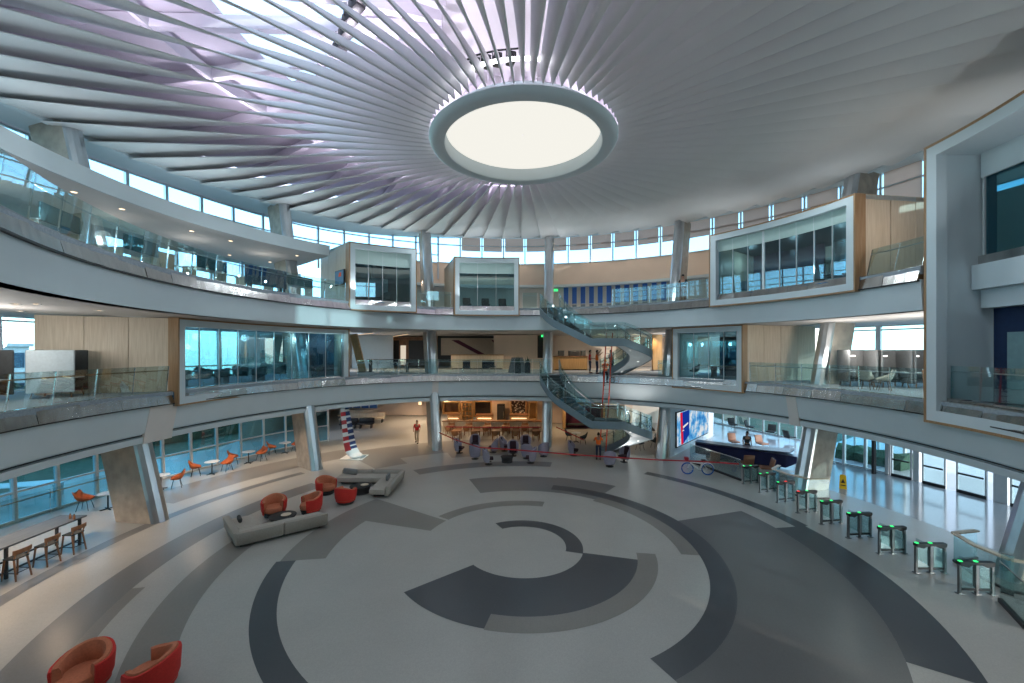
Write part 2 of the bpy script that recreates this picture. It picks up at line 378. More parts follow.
# the far side behind the viewer, unseen; clerestory gap shaped for the sun patch
wallband('wall_rear', 132, 142, 0, 15.3, M['cream']); wallband('wall_rear_side', 142, 224, 0, 18, M['cream'])
glazing('window_15', 'window_16', 132, 142, 15.3, 17.05, 5.0, (15.34, 17.0), 'winglass')
# third-floor ceiling at the back and the canopy over the open offices on the left
m = MB(); m.ring(-50, 62, lambda t: [(RW(t, 13.15) - 3.0, 13.15), (RW(t, 13.15) + .2, 13.15), (RW(t, 13.15) + .2, 13.4), (RW(t, 13.15) - 3.0, 13.4)])
m = MB(); m.ring(-41, 62, lambda t: [(RW(t, 13.2) - .5, 13.1), (RW(t, 13.2) + .1, 13.1), (RW(t, 13.2) + .1, 13.32), (RW(t, 13.2) - .5, 13.32)]); struct(m.build('trim_8', M['white']))
m = MB(); m.ring(-140, -49, lambda t: [(15.72, 13.2), (15.62, 13.82), (RW(t, 13.5), 13.82), (RW(t, 13.5), 13.2)]); struct(m.build('ceiling_5', [M['white']]))
m = MB(); m.ring(-140, -49.2, lambda t: [(15.76, 13.195), (RW(t, 13.5) - .1, 13.195)], closed=False); struct(m.build('ceiling_6', M['soffit']))
# roof deck above the fan ceiling with a rooflight bay, rim and eaves
m = MB()
HOLES = [(-128, -100, 5.5, 9.6), (-96, -72, 6.5, 11.0), (-128, -104, 11.0, 15.0), (-170, -135, 5.0, 9.0)]
ths = sorted(set([float(t) for t in range(-180, 181, 5)] + [h[0] for h in HOLES] + [h[1] for h in HOLES])); rs = sorted(set([0.0, 3, 22.6, 5, 6.5, 9.0, 9.6, 11, 15, 19, 5.5]))
for a, b in zip(ths[:-1], ths[1:]):
    for r0, r1 in zip(rs[:-1], rs[1:]):
        if any(h[0] <= a and b <= h[1] and h[2] <= r0 and r1 <= h[3] for h in HOLES): continue
        q = [pol(a, r0, 19.6), pol(b, r0, 19.6), pol(b, r1, 19.6), pol(a, r1, 19.6)]
        m.add(q[1:] if r0 == 0 else q, [[0, 1, 2]] if r0 == 0 else [[0, 1, 2, 3]])
struct(m.build('ceiling_7', M['roof']))
m = MB()
for (a, b, r0, r1) in HOLES:
    m.skin([[pol(t, r, 19.6) for r in (r0, r1)] for t in frange(a, b, 4)])
struct(m.build('window_17', M['glass']))
m = MB(); m.ring(-180, 180, lambda t: [(RW(t, 17) - .1, HZ(t)), (RW(t, 17) + .3, HZ(t)), (RW(t, 17) + .3, 19.7), (RW(t, 17) - .1, 19.7)], step=4); struct(m.build('wall_parapet', M['roof']))
m = MB(); m.ring(-180, 180, lambda t: [(20.55, 17.12), (20.85, 17.12), (20.9, 17.30), (RW(t, 17) + .1, HZ(t)), (RW(t, 17) + .1, HZ(t) + .25), (20.55, 17.6)], step=3); struct(m.build('trim_9', M['white'], smooth=True))
m = MB()
for t in range(-176, 180, 12): m.beam(pol(t, 3.0, 19.2), pol(t, 22.3, 19.2), .25, .5)
for r in (7.5, 13.5): m.ring(-180, 180, lambda t: [(r, 18.9), (r + .18, 18.9), (r + .18, 19.4), (r, 19.4)], step=6)
struct(m.build('ceiling_8', M['roof']))
# ================================================================ halls behind the ring (ground and second floor)
m = MB(); m.box((0, CY + 34, 2.5), (44, .2, 5.9)); m.box((0, CY + 30, 7.2), (44, .2, 3.4)); struct(m.build('wall_far', M['beige']))
m = MB(); m.box((-21.5, CY + 27, 4.5), (.2, 20, 9)); m.box((23.5, CY + 29, 7.2), (.2, 16, 3.4)); struct(m.build('wall_hall', M['beige']))
m = MB(); m.box((4.5, CY + 25.5, 1.8), (15, .3, 3.5)); m.box((-4.6, CY + 25.5, 1.8), (1.2, .3, 3.5)); struct(m.build('wall_servery', M['beige']))
# ================================================================ fan ceiling
NF = 76
dome = thing('fan_ceiling', 'round white ceiling of radiating twisted blades over the whole atrium', 'ceiling', (CX, CY, 15.0))
def fin_profile(r):
    p = 2 * math.pi * r / NF
    ks = [(3.4, .30, .60), (6, .70, .55), (9, 1.28, .66), (12, 1.56, .65), (16, 1.66, .56), (20.7, 1.62, .42)]
    for (a, c0, h0), (b, c1, h1) in zip(ks, ks[1:]):
        if r <= b: t = (r - a) / (b - a); return p * lerp(c0, c1, t), lerp(h0, h1, t)
    return p * 1.62, .42
fm = MB(); RS = [3.45 + (20.62 - 3.45) * i / 22 for i in range(23)]; rows = []
for r in RS:
    w, h = fin_profile(r); zb = 15.05 + (r - 3.4) * .1165; T = .05
    n = Vector((0, -h, w)).normalized() * T / 2                       # along +X radial, +Y tangential here
    e = Vector((0, w, h)); n = Vector((0, -e.z, e.y)).normalized() * (T / 2)
    a = Vector((r, 0, zb)); tip = e.normalized() * .03
    bow = Vector((0, -e.z, e.y)).normalized() * (-.03 * h)
    m1, m2 = a + e * .36 + bow * .85, a + e * .7 + bow * .95
    rows.append([a - n, a - tip, a + n, m1 + n, m2 + n, a + e + n, a + e - n, m2 - n, m1 - n])
fm.skin(rows, True, True)
finmesh = fm.mesh('fin', M['fin'], smooth=True, inv=Matrix.Translation((0, 0, 15.0)).inverted())
for k in range(NF):
    o = bpy.data.objects.new('blade', finmesh); COL.objects.link(o); o.parent = dome
    ang = math.pi / 2 - rad(k * 360.0 / NF + 1.2); o.rotation_euler = (0, 0, ang); o.scale = (1, -1, 1)
ringm = MB(); NR = 96
prof = [(2.86, 14.93), (2.90, 14.84), (3.0, 14.80), (3.28, 14.80), (3.40, 14.86), (3.46, 14.98), (3.38, 15.06), (3.02, 15.12), (2.96, 15.42), (2.86, 15.42)]
rows = [[Vector((CX + r * math.cos(q), CY + r * math.sin(q), z)) for r, z in prof] for q in [2 * math.pi * i / NR for i in range(NR + 1)]]
ringm.skin(rows, True); ring = ringm.build('oculus_ring', M['white'], dome, smooth=True, world=True)
em = MB(); em.lathe([(0.02, 15.34), (1.6, 15.34), (2.86, 15.34)], (CX, CY, 0), 72, caps=False); lens = em.build('oculus_lens', emit('luminous ceiling disc', (1.0, .98, .90), 1.28), dome, world=True); lens['label'] = 'glowing round light panel'
gl = MB(); gl.lathe([(3.52, 15.62), (3.60, 15.62), (3.60, 15.70), (3.52, 15.70)], (CX, CY, 0), 72, caps=False); g = gl.build('cove_light', emit('cove strip', (.95, .93, 1.0), 9.0), dome, world=True)
# black spotlights above the blades
def spot_fixture():
    t = thing('stage_spotlight', '', 'spotlight')
    b = MB(); b.rbox((0, 0, 0), (.34, .5, .34), .05); b.lathe([(.13, .25), (.15, .33), (.12, .33)], (0, 0, -.1), 12); b.build('housing', M['black'], t, smooth=True)
    k = MB(); k.beam((-.2, 0, 0), (-.2, 0, .32), .03, .06, up=(0, 1, 0)); k.beam((.2, 0, 0), (.2, 0, .32), .03, .06, up=(0, 1, 0)); k.beam((-.2, 0, .32), (.2, 0, .32), .06, .03); k.build('yoke', M['dark'], t)
    return t
kit = Kit(spot_fixture)
kw = ['first', 'second', 'third', 'fourth', 'fifth', 'sixth', 'seventh', 'eighth', 'ninth', 'tenth', 'eleventh', 'twelfth', 'thirteenth', 'fourteenth', 'fifteenth', 'sixteenth']
for i, (x, y) in enumerate([(357, 5), (350, 19), (346, 33), (340, 47), (362, -8)]):
    p = at(x, y, 17.9); kit.put(p, .9, 'black stage spotlight above the blades in the row far from the oculus', 'spotlights in the outer row')
for i, (x, y) in enumerate([(456, 75), (465, 69), (475, 65), (486, 62), (497, 60), (511, 59)]):
    p = at(x, y, 16.9); o = kit.put(p, .3, 'black stage spotlight above the blades in the row close to the oculus', 'spotlights in the inner row'); o.scale = (.8, .8, .8)
m = MB(); m.tube([at(x, y, 17.9) + Vector((0, 0, .4)) for x, y in [(366, -16), (357, 5), (346, 33), (336, 57)]], .03); tag(m.build('lighting_rail', M['dark']), 'dark curved rail carrying the outer row of stage spotlights', 'rail')
m = MB(); m.tube([at(x, y, 16.9) + Vector((0, 0, .32)) for x, y in [(448, 79), (456, 75), (475, 65), (497, 60), (520, 58)]], .03); tag(m.build('lighting_rail', M['dark']), 'dark curved rail carrying the inner row of stage spotlights beside the oculus', 'rail')
# roller blinds of the clerestory
def blind_kit(drop, a, b, nm_label, grp):
    for t in frange(a, b, 5.0)[:-1]:
        z0 = 17.0 - drop; zt = HZ(t + 2.5) - .02
        x = thing('roller_blind', nm_label, 'blind', pol(t + 2.5, RW(t, 17) - .02, zt), 0, grp)
        mb = MB(); mb.skin([[pol(t + .35 + 4.3 * i / 4, RW(t, 17) - .05, z0), pol(t + .35 + 4.3 * i / 4, RW(t, 17) - .05, zt), pol(t + .35 + 4.3 * i / 4, RW(t, 17) - .035, zt), pol(t + .35 + 4.3 * i / 4, RW(t, 17) - .035, z0)] for i in range(5)], True, True); mb.build('shade_cloth', M['blind'], x, world=True)
        mb = MB(); mb.beam(pol(t + .35, RW(t, 17) - .045, z0), pol(t + 4.65, RW(t, 17) - .045, z0), .04, .03); mb.build('bottom_bar', M['alu'], x, world=True)
blind_kit(.48, -13, 47, 'beige roller blind drawn halfway over a clerestory pane above the beige wall', 'half drawn blinds')
blind_kit(1.22, 47, 72, 'beige roller blind drawn nearly to the bottom of a clerestory pane', 'nearly closed blinds')
blind_kit(1.66, 72, 132, 'beige roller blind fully drawn over a clerestory pane beside the tall portal', 'closed blinds')
# ================================================================ leaning columns
def column(th, label, cut=0.0):
    t = thing('leaning_column', label, 'column', pol(th, 16.35), 0)
    u = pol(th, 1) - pol(th, 0); s = Vector((u.y, -u.x, 0))
    def pt(z, a, b): r = 15.35 + .262 * z; return pol(th, r + a) + Vector((0, 0, z)) + s * b
    c = MB(); rows = []
    for z in (0, 4, 8, 12, 17.3):
        rows.append([pt(z, .26, -.36), pt(z, .26, .36), pt(z, 2.0, .36), pt(z, 2.0, -.36)])
    c.skin(rows, True, True); c.build('concrete_core', M['concrete'], t, world=True)
    c = MB(); rows = []
    for z in (0, 4, 8, 12, 17.3):
        rows.append([pt(z, .265, -.37), pt(z, .16, -.33), pt(z, .03, -.2), pt(z, -.02, 0), pt(z, .03, .2), pt(z, .16, .33), pt(z, .265, .37)])
    c.skin(rows, True, True); c.build('steel_nose', M['steel'], t, world=True)
    return t
column(-82, 'leaning concrete column with steel nose beside the long high table and stools')
column(-52, 'leaning concrete column with steel nose beside the striped winglet sculpture')
column(-22, 'leaning column with steel nose beside the walking person in a red shirt')
column(8, 'slim upright looking steel nosed column beside the foot of the curved stair')
column(38, 'leaning steel nosed column beside the dark dressed person at the upper railing')
column(68, 'leaning concrete column standing behind the turnstiles beside the yellow floor sign')
column(98, 'leaning concrete column beside the end of the turnstile row and timber handrail')
# timber guard rails round the two columns by the gates
for th, lb in ((68, 'pale timber guard rail round the column behind the turnstiles'), (98, 'pale timber guard rail round the column at the end of the turnstile row')):
    t = thing('timber_guard_rail', lb, 'rail', pol(th, 15.3), 0)
    r = MB(); pts = [pol(th - 4.5, 15.9, .98), pol(th - 3.5, 14.9, .98), pol(th, 14.7, .98), pol(th + 3.5, 14.9, .98), pol(th + 4.5, 15.9, .98)]
    for a, b in zip(pts[:-1], pts[1:]): r.beam(a, b, .16, .05)
    r.build('handrail', M['wood'], t, world=True)
    r = MB()
    for a, b in zip(pts[:-1], pts[1:]): r.beam(a - Vector((0, 0, .5)), b - Vector((0, 0, .5)), .02, .92)
    r.build('glass_pane', M['glass'], t, world=True)
    r = MB()
    for a, b in zip(pts[:-1], pts[1:]): r.beam(Vector((a.x, a.y, .03)), Vector((b.x, b.y, .03)), .08, .06)
    r.build('base_channel', M['dark'], t, world=True)
# recessed joints of the lower fascia over the columns
for th, w in ((-82, 2.3), (-22, .8), (68, 1.0)):
    m = MB(); m.ring(th - w, th + w, lambda t: [(R2(t) + .02, 5.0), (R2(t) + .28, 3.86), (R2(t) + .36, 3.42), (R2(t) + .9, 3.42), (R2(t) + .9, 5.0)], step=1); struct(m.build('trim_10', M['soffit']))

# ================================================================ glass railings
def railing(label, RF, z, th0, th1, lean=.0, rail='steel', pitch=5.6):
    t = thing('glass_railing', label, 'railing', pol((th0 + th1) / 2, RF((th0 + th1) / 2) + .08, z), 0)
    ts = frange(th0, th1, pitch)
    for a, b in zip(ts[:-1], ts[1:]):
        g = MB(); g.skin([[pol(q, RF(q) + .05, z + .03), pol(q, RF(q) + .05 - lean, z + 1.12), pol(q, RF(q) + .065 - lean, z + 1.12), pol(q, RF(q) + .065, z + .03)] for q in frange(a + .08, b - .08, 2)], True, True); g.build('glass_pane', M['glass'], t, world=True)
    h = MB(); h.tube([pol(q, RF(q) + .15 - lean * .8, z + .92) for q in frange(th0, th1, 2)], .025, 6); h.build('handrail', M[rail], t, smooth=True, world=True)
    for q in ts:
        p = MB(); p.beam(pol(q, RF(q) + .09, z), pol(q, RF(q) + .09 - lean, z + 1.1), .02, .035, up=pol(q, 1) - pol(q, 0)); p.beam(pol(q, RF(q) + .08 - lean * .8, z + .9), pol(q, RF(q) + .16 - lean * .8, z + .92), .02, .02); p.build('rail_post', M['chrome'], t, world=True)
    return t
railing('glass railing with timber handrail in front of the grey high-back booths and oak wall', R2, Z2, -136, -81.5, .12, 'woodedge')
railing('glass railing of the second floor between the long meeting room and the stair', R2, Z2, -41.5, 9.3)
railing('short glass railing of the second floor between the curved stair and the small meeting room', R2, Z2, 38, 41)
railing('glass railing in front of the paired grey work booths by the slanted windows', R2, Z2, 59.5, 91.5, .06)
railing('glass railing sweeping past the third floor open desks', R3, Z3, -137, -47.2, .1)
railing('short glass railing between the two framed boxes of the third floor', R3, Z3, -28.8, -18.8)
railing('glass railing running from the top of the stair to the long framed meeting room', R3, Z3, 27, 52)
railing('very short glass railing beside the square box at the top of the stair', R3, Z3, 1.4, 5.6)
railing('glass railing on the oak panelled wall behind the long framed meeting room', R3, Z3, 83.5, 92, -.25)

# ================================================================ projecting framed rooms
def portal(label, th0, th1, ra, rb, z0, z1, back, panes, fw=.30, recess=.30, sill=.34, wd='wood', band=0.0, mull=(), skew=(0, 0)):
    cz = pol((th0 + th1) / 2, (ra + rb) / 2, z0); t = thing('framed_meeting_room', label, 'meeting room', cz, 0)
    def rr(q): return lerp(ra, rb, (q - th0) / (th1 - th0))
    def P(q, d, z): return pol(q, rr(q) + d, z)
    ts = frange(th0, th1, 2.0); aw = fw / ra * 57.3; e = .07; ae = e / ra * 57.3
    f = MB()
    for (a, b, za, zb) in ((th0 + ae, th1 - ae, z0 + e, z0 + e + fw), (th0 + ae, th1 - ae, z1 - e - fw, z1 - e), (th0 + ae, th0 + ae + aw, z0 + e + fw, z1 - e - fw), (th1 - ae - aw, th1 - ae, z0 + e + fw, z1 - e - fw)):
        f.skin([[P(q, 0, za), P(q, 0, zb), P(q, recess + .15, zb), P(q, recess + .15, za)] for q in frange(a, b, 2)], True, True)
    f.build('white_frame', M['white'], t, world=True)
    f = MB()
    for (a, b, za, zb) in ((th0, th1, z0, z0 + e), (th0, th1, z1 - e, z1), (th0, th0 + ae, z0 + e, z1 - e), (th1 - ae, th1, z0 + e, z1 - e)):
        f.skin([[P(q, -.01, za), P(q, -.01, zb), P(q, recess + .2, zb), P(q, recess + .2, za)] for q in frange(a, b, 2)], True, True)
    f.build('oak_edge', M['woodedge'], t, world=True)
    # side walls of vertical oak boards
    for q0, sg, sk in ((th0, 1, skew[0]), (th1, -1, skew[1])):
        w = MB(); q = q0; d = recess + .2; n = max(2, int((back - rr(q) - d) / 1.05)); qa = q + sg * .35
        for i in range(n):
            a, b = lerp(d, back - rr(q), i / n), lerp(d, back - rr(q), (i + 1) / n) - .035; r0 = rr(q); ka, kb = sk * i / n, sk * (i + 1) / n
            w.hexa([pol(q + ka, r0 + a, z0 + .02), pol(qa + ka, r0 + a, z0 + .02), pol(qa + kb, r0 + b, z0 + .02), pol(q + kb, r0 + b, z0 + .02), pol(q + ka, r0 + a, z1 - .02), pol(qa + ka, r0 + a, z1 - .02), pol(qa + kb, r0 + b, z1 - .02), pol(q + kb, r0 + b, z1 - .02)])
        w.build('side_wall', M[wd], t, world=True)
    b = MB(); b.skin([[P(q, recess + .2, z1 - .22), P(q, recess + .2, z1 - .04), pol(q, back, z1 - .04), pol(q, back, z1 - .22)] for q in ts], True, True); b.build('roof', M['white'], t, world=True)
    b = MB(); b.skin([[P(q, .2, z0 + .02), P(q, .2, z0 + .62), pol(q, back, z0 + .62), pol(q, back, z0 + .02)] for q in ts], True, True); b.build('room_floor', M['carpetblue'], t, world=True)
    # metal skirting behind the frame, glass panes and glazing bars
    r = random.Random(int(th0 * 7)); s = MB(); qs = frange(th0 + ae + aw, th1 - ae - aw, 4.2)
    for a, c in zip(qs[:-1], qs[1:]):
        x0, x1 = r.uniform(-.02, .02), r.uniform(-.02, .02); zt = z0 + e + fw + sill
        s.hexa([P(a, recess - .16 + x0, z0 + e + fw), P(c - .03, recess - .16 + x1, z0 + e + fw), P(c - .03, recess + .1, z0 + e + fw), P(a, recess + .1, z0 + e + fw), P(a, recess - .08 + x1, zt), P(c - .03, recess - .08 + x0, zt), P(c - .03, recess + .1, zt), P(a, recess + .1, zt)])
    s.build('metal_skirting', M['curb'], t, world=True)
    zlo, zhi = z0 + e + fw, z1 - e - fw; qs = frange(th0 + ae + aw, th1 - ae - aw, (th1 - th0) / panes + .01); n = len(qs) - 1
    for a, c in zip(qs[:-1], qs[1:]):
        g = MB(); g.skin([[P(q, recess, zlo), P(q, recess, zhi), P(q, recess + .02, zhi), P(q, recess + .02, zlo)] for q in frange(a, c - .05, 2)], True, True); g.build('glass_pane', M['roomglass'], t, world=True)
    m = MB()
    for k, q in enumerate(qs):
        ww = .12 if k in mull else .018; m.beam(P(q, recess, zlo), P(q, recess, zhi), ww, .08, up=pol(q, 1) - pol(q, 0))
    m.build('glazing_bar', M['alu'], t, world=True)
    if band:
        m = MB(); m.skin([[P(q, recess - .035, zhi - band), P(q, recess - .035, zhi), P(q, recess - .015, zhi), P(q, recess - .015, zhi - band)] for q in frange(th0 + ae + aw, th1 - ae - aw, 2)], True, True); m.build('frosted_band', M['band'], t, world=True)
    return t
M['band'] = mat('pale green frosted glass', (.46, .60, .57), .35, var=.02)
room_long = portal('long oak clad meeting room of the second floor with office chairs behind glass', -80.5, -42.8, 15.15, 16.75, 4.85, 8.72, 19.4, 9, recess=.32, skew=(-6.8, 0))
room_tall = portal('tall framed room of the third floor with a maroon wall and pale screen inside', -46.3, -29.5, 14.55, 13.7, 9.78, 14.05, 19.0, 4, band=.9)
room_square = portal('square framed lounge box of the third floor beside the top of the stair', -18.1, .5, 14.6, 14.2, 9.78, 13.98, 19.2, 3, band=.75)
room_wide = portal('long framed meeting room of the third floor with dark ceiling and two glazed bays', 53.2, 82.5, 13.6, 14.1, 9.76, 13.88, 19.5, 8, band=.62, mull=(3,))
room_small = portal('small framed meeting room of the second floor with striped oak side wall', 41.5, 58.5, 15.1, 14.75, 4.85, 8.75, 20.0, 4, skew=(0, 4.2))
# back walls and fittings inside the rooms (each in its own room)
def inner(room, name, a, b, r, z0, z1, mt, th=.12):
    m = MB(); m.ring(a, b, lambda q: [(r, z0), (r, z1), (r + th, z1), (r + th, z0)]); return m.build(name, M[mt], room, world=True)
inner(room_tall, 'back_wall', -45.5, -30.3, 18.5, 10.4, 13.8, 'cream'); inner(room_tall, 'maroon_panel', -37, -31.2, 17.2, 10.4, 13.5, 'maroon'); inner(room_tall, 'dark_ceiling', -45.5, -30.3, 15.1, 13.5, 13.56, 'purple', 3.5)
inner(room_tall, 'wall_screen', -38.6, -33.4, 17.0, 11.1, 12.4, 'table', .06)
inner(room_wide, 'dark_ceiling', 54, 82, 14.75, 13.3, 13.4, 'dark', 5); inner(room_wide, 'dark_wall', 54, 66, 18.7, 10.4, 13.4, 'purple')
inner(room_square, 'dark_ceiling', -17.4, -.2, 15.2, 13.3, 13.4, 'dark', 3.8)
inner(room_small, 'dark_wall', 46.5, 58, 19.6, 5.5, 8.6, 'darkblue'); inner(room_small, 'dark_ceiling', 42, 58, 15.6, 8.4, 8.48, 'dark', 4)
inner(room_long, 'end_wall', -51, -43.6, 18.9, 5.5, 8.5, 'darkblue'); inner(room_long, 'ceiling_lining', -80, -43.4, 17.3, 8.42, 8.48, 'darkblue', 2.1)
# ---------------------------------------------------------------- the tall two storey portal
def tall_portal():
    a0, a1, r0, z0, z1 = 92.4, 124, 14.4, 4.72, 14.55
    t = thing('tall_portal', 'tall white two storey frame edged in oak with dark blue glazed rooms inside', 'portal', pol(100, r0, z0), 0)
    fw = .36; aw = fw / r0 * 57.3; e = .09; ae = e / r0 * 57.3
    def ringbit(name, mt, bits, d0, d1):
        f = MB()
        for (a, b, za, zb) in bits: f.ring(a, b, lambda q: [(r0 + d0, za), (r0 + d0, zb), (r0 + d1, zb), (r0 + d1, za)])
        return f.build(name, M[mt], t, world=True)
    ringbit('white_frame', 'white', ((a0 + ae, a1, z0 + e, z0 + e + fw), (a0 + ae, a1, z1 - e - fw, z1 - e), (a0 + ae, a0 + ae + aw, z0 + e + fw, z1 - e - fw)), 0, .35)
    ringbit('oak_edge', 'woodedge', ((a0, a1, z0, z0 + e), (a0, a1, z1 - e, z1), (a0, a0 + ae, z0 + e, z1 - e)), -.01, 1.2)
    ringbit('side_lining', 'white', ((a0 + ae, a0 + ae + .6, z0 + e, z1 - e),), .35, 2.2)
    ringbit('top_lining', 'white', ((a0 + ae, a1, z1 - e - .3, z1 - e),), .35, 4.6)
    ringbit('floor_slab', 'white', ((a0 + 1.2, a1, 8.75, 9.4), ), 1.6, 5.5)
    ringbit('slab_fascia', 'white', ((a0 + 1.2, a1, 9.4, 10.25),), 1.3, 5.5)
    ringbit('metal_skirting', 'curb', ((a0 + 1.6, a1, 10.25, 10.55),), 1.4, 1.7)
    ringbit('lower_skirting', 'curb', ((a0 + 1.6, 96, z0 + e + fw, 5.62), (96.04, 100, z0 + e + fw, 5.60), (100.04, 104, z0 + e + fw, 5.62), (104.04, a1, z0 + e + fw, 5.61)), .36, .7)
    ringbit('lower_floor', 'carpet', ((a0 + 1.2, a1, 5.2, 5.5),), .7, 6)
    ringbit('upper_header', 'white', ((a0 + 1.2, a1, 13.3, 14.2),), 1.6, 1.9)
    ringbit('blue_wall', 'darkblue', ((a0 + 1.2, a1, 10.3, 14.0),), 3.8, 4.0)
    ringbit('lower_wall', 'navywall', ((a0 + 1.2, a1, 5.5, 8.75),), 2.02, 2.15)
    ringbit('pale_door', 'doorglass', ((95.4, 100, 5.52, 7.9),), 1.92, 2.0)
    ringbit('picture_panel', 'band', ((98.6, 103, 11.2, 12.9),), 3.7, 3.78)
    ringbit('upper_glass', 'darkglass', ((a0 + 1.4, a1, 10.55, 13.3),), 1.66, 1.69)
    ringbit('glass_bar', 'alu', ((a0 + 1.4, a0 + 1.6, 10.5, 13.3),), 1.6, 1.74)
    return t
M['navywall'] = mat('ink blue wall', (.008, .028, .085), .6, var=.08); M['doorglass'] = mat('sea green glass door', (.22, .36, .38), .25, var=.05)
M['darkglass'] = glass('dark room glass', (.30, .52, .58), .03, .25)
tall_portal()
railing('glass railing inside the tall oak edged portal', lambda q: 14.8, 5.63, 94.2, 122)

# ================================================================ curved stair between the floors
PATH = [(2.75, 29.9), (2.8, 28.8), (3.5, 27.3), (4.9, 26.35), (6.3, 25.95), (7.5, 26.05), (8.35, 26.6), (8.4, 27.5), (7.9, 28.7), (7.0, 30.1)]
def spline(pts, n):
    out = []; P = [Vector((a, b, 0)) for a, b in pts]; P = [P[0] * 2 - P[1]] + P + [P[-1] * 2 - P[-2]]
    for i in range(1, len(P) - 2):
        for k in range(n):
            t = k / n; a, b, c, d = P[i - 1:i + 3]
            out.append(.5 * ((2 * b) + (c - a) * t + (2 * a - 5 * b + 4 * c - d) * t * t + (3 * b - a - 3 * c + d) * t ** 3))
    return out + [P[-2]]
def stair(label, ztop, zbot):
    t = thing('curved_stair', label, 'staircase', (6.4, 26.15, zbot), 0)
    C = spline(PATH, 12); n = len(C); s = [0.0]
    for a, b in zip(C[:-1], C[1:]): s.append(s[-1] + (b - a).length)
    s = [x / s[-1] for x in s]; drop = ztop - zbot
    def zf(u):
        if u < .04: return ztop
        if u < .40: return ztop - drop * .5 * (u - .04) / .36
        if u < .54: return ztop - drop * .5
        return ztop - drop * .5 - drop * .5 * (u - .54) / .46
    T = [(C[min(i + 1, n - 1)] - C[max(i - 1, 0)]).normalized() for i in range(n)]; N = [Vector((-d.y, d.x, 0)) for d in T]   # N points to the inside of the bend
    W = .68
    def E(i, side, dz=0.0, extra=0.0): return C[i] + N[i] * side * (W + extra) + Vector((0, 0, zf(s[i]) + dz))
    for nm, sd in (('outer_stringer', -1), ('inner_stringer', 1)):
        m = MB(); m.skin([[E(i, sd, .10), E(i, sd, -.38), E(i, sd, -.38, .07), E(i, sd, .10, .07)] for i in range(n)], True, True); m.build(nm, M['stair'], t, smooth=True, world=True)
    m = MB(); m.skin([[E(i, -1, -.36), E(i, 1, -.36)] for i in range(n)]); so = m.build('soffit', M['white'], t, smooth=True, world=True)
    lm = MB()
    for u in (.60, .74, .88):
        i = min(range(n), key=lambda k: abs(s[k] - u)); c = C[i] + Vector((0, 0, zf(s[i]) - .365)); lm.lathe([(.01, 0), (.07, 0)], c, 12, caps=False)
    lm.build('soffit_light', M['coollight'], so, world=True)
    # treads
    m = MB(); us = frange(.04, .40, .36 / 14); us2 = frange(.54, 1.0, .46 / 14)
    def edge(u):
        k = min(max(next((j for j in range(n - 1) if s[j + 1] >= u), n - 2), 0), n - 2); q = (u - s[k]) / max(1e-6, s[k + 1] - s[k]); return C[k].lerp(C[k + 1], q), N[k].lerp(N[k + 1], q).normalized()
    for seq in (us, us2):
        for a, b in zip(seq[:-1], seq[1:]):
            (ca, na), (cb, nb) = edge(a), edge(b); z = zf(a) - .02; zr = zf(b) - .03; V = lambda c, nn, sd, zz: c + nn * sd * W + Vector((0, 0, zz))
            m.hexa([V(ca, na, -1, z - .05), V(ca, na, 1, z - .05), V(cb, nb, 1, z - .05), V(cb, nb, -1, z - .05), V(ca, na, -1, z), V(ca, na, 1, z), V(cb, nb, 1, z), V(cb, nb, -1, z)])
            m.quad(V(cb, nb, -1, z), V(cb, nb, 1, z), V(cb, nb, 1, zr), V(cb, nb, -1, zr))
    lo = [i for i in range(n) if .40 <= s[i] <= .545]; m.skin([[E(i, -1, -.03), E(i, 1, -.03), E(i, 1, -.1), E(i, -1, -.1)] for i in lo], True, True)
    lo = [i for i in range(n) if s[i] <= .05]; m.skin([[E(i, -1, -.03), E(i, 1, -.03), E(i, 1, -.1), E(i, -1, -.1)] for i in lo], True, True)
    m.build('treads', M['tread'], t, world=True)
    for nm, sd, gx in (('outer', -1, .035), ('inner', 1, .035)):
        step = 9
        for i0 in range(0, n - 1, step):
            i1 = min(i0 + step, n - 1)
            g = MB(); g.skin([[E(i, sd, .08, gx), E(i, sd, 1.12, gx), E(i, sd, 1.12, gx + .015), E(i, sd, .08, gx + .015)] for i in range(i0, i1 + 1)], True, True); g.build('glass_pane', M['glass'], t, smooth=True, world=True)
        h = MB(); h.tube([E(i, sd, .93, -.05) for i in range(n)], .024, 6); h.build('handrail', M['chrome'], t, smooth=True, world=True)
        for i in range(0, n, step): p = MB(); p.beam(E(i, sd, .02, .02), E(i, sd, 1.1, .02), .03, .05, up=N[i]); p.build('baluster', M['chrome'], t, world=True)
    return t
stair('upper flight of the curved glass stair, from third to second floor', Z3, Z2)
stair('lower flight of the curved glass stair, landing on the atrium floor', Z2, 0.02)
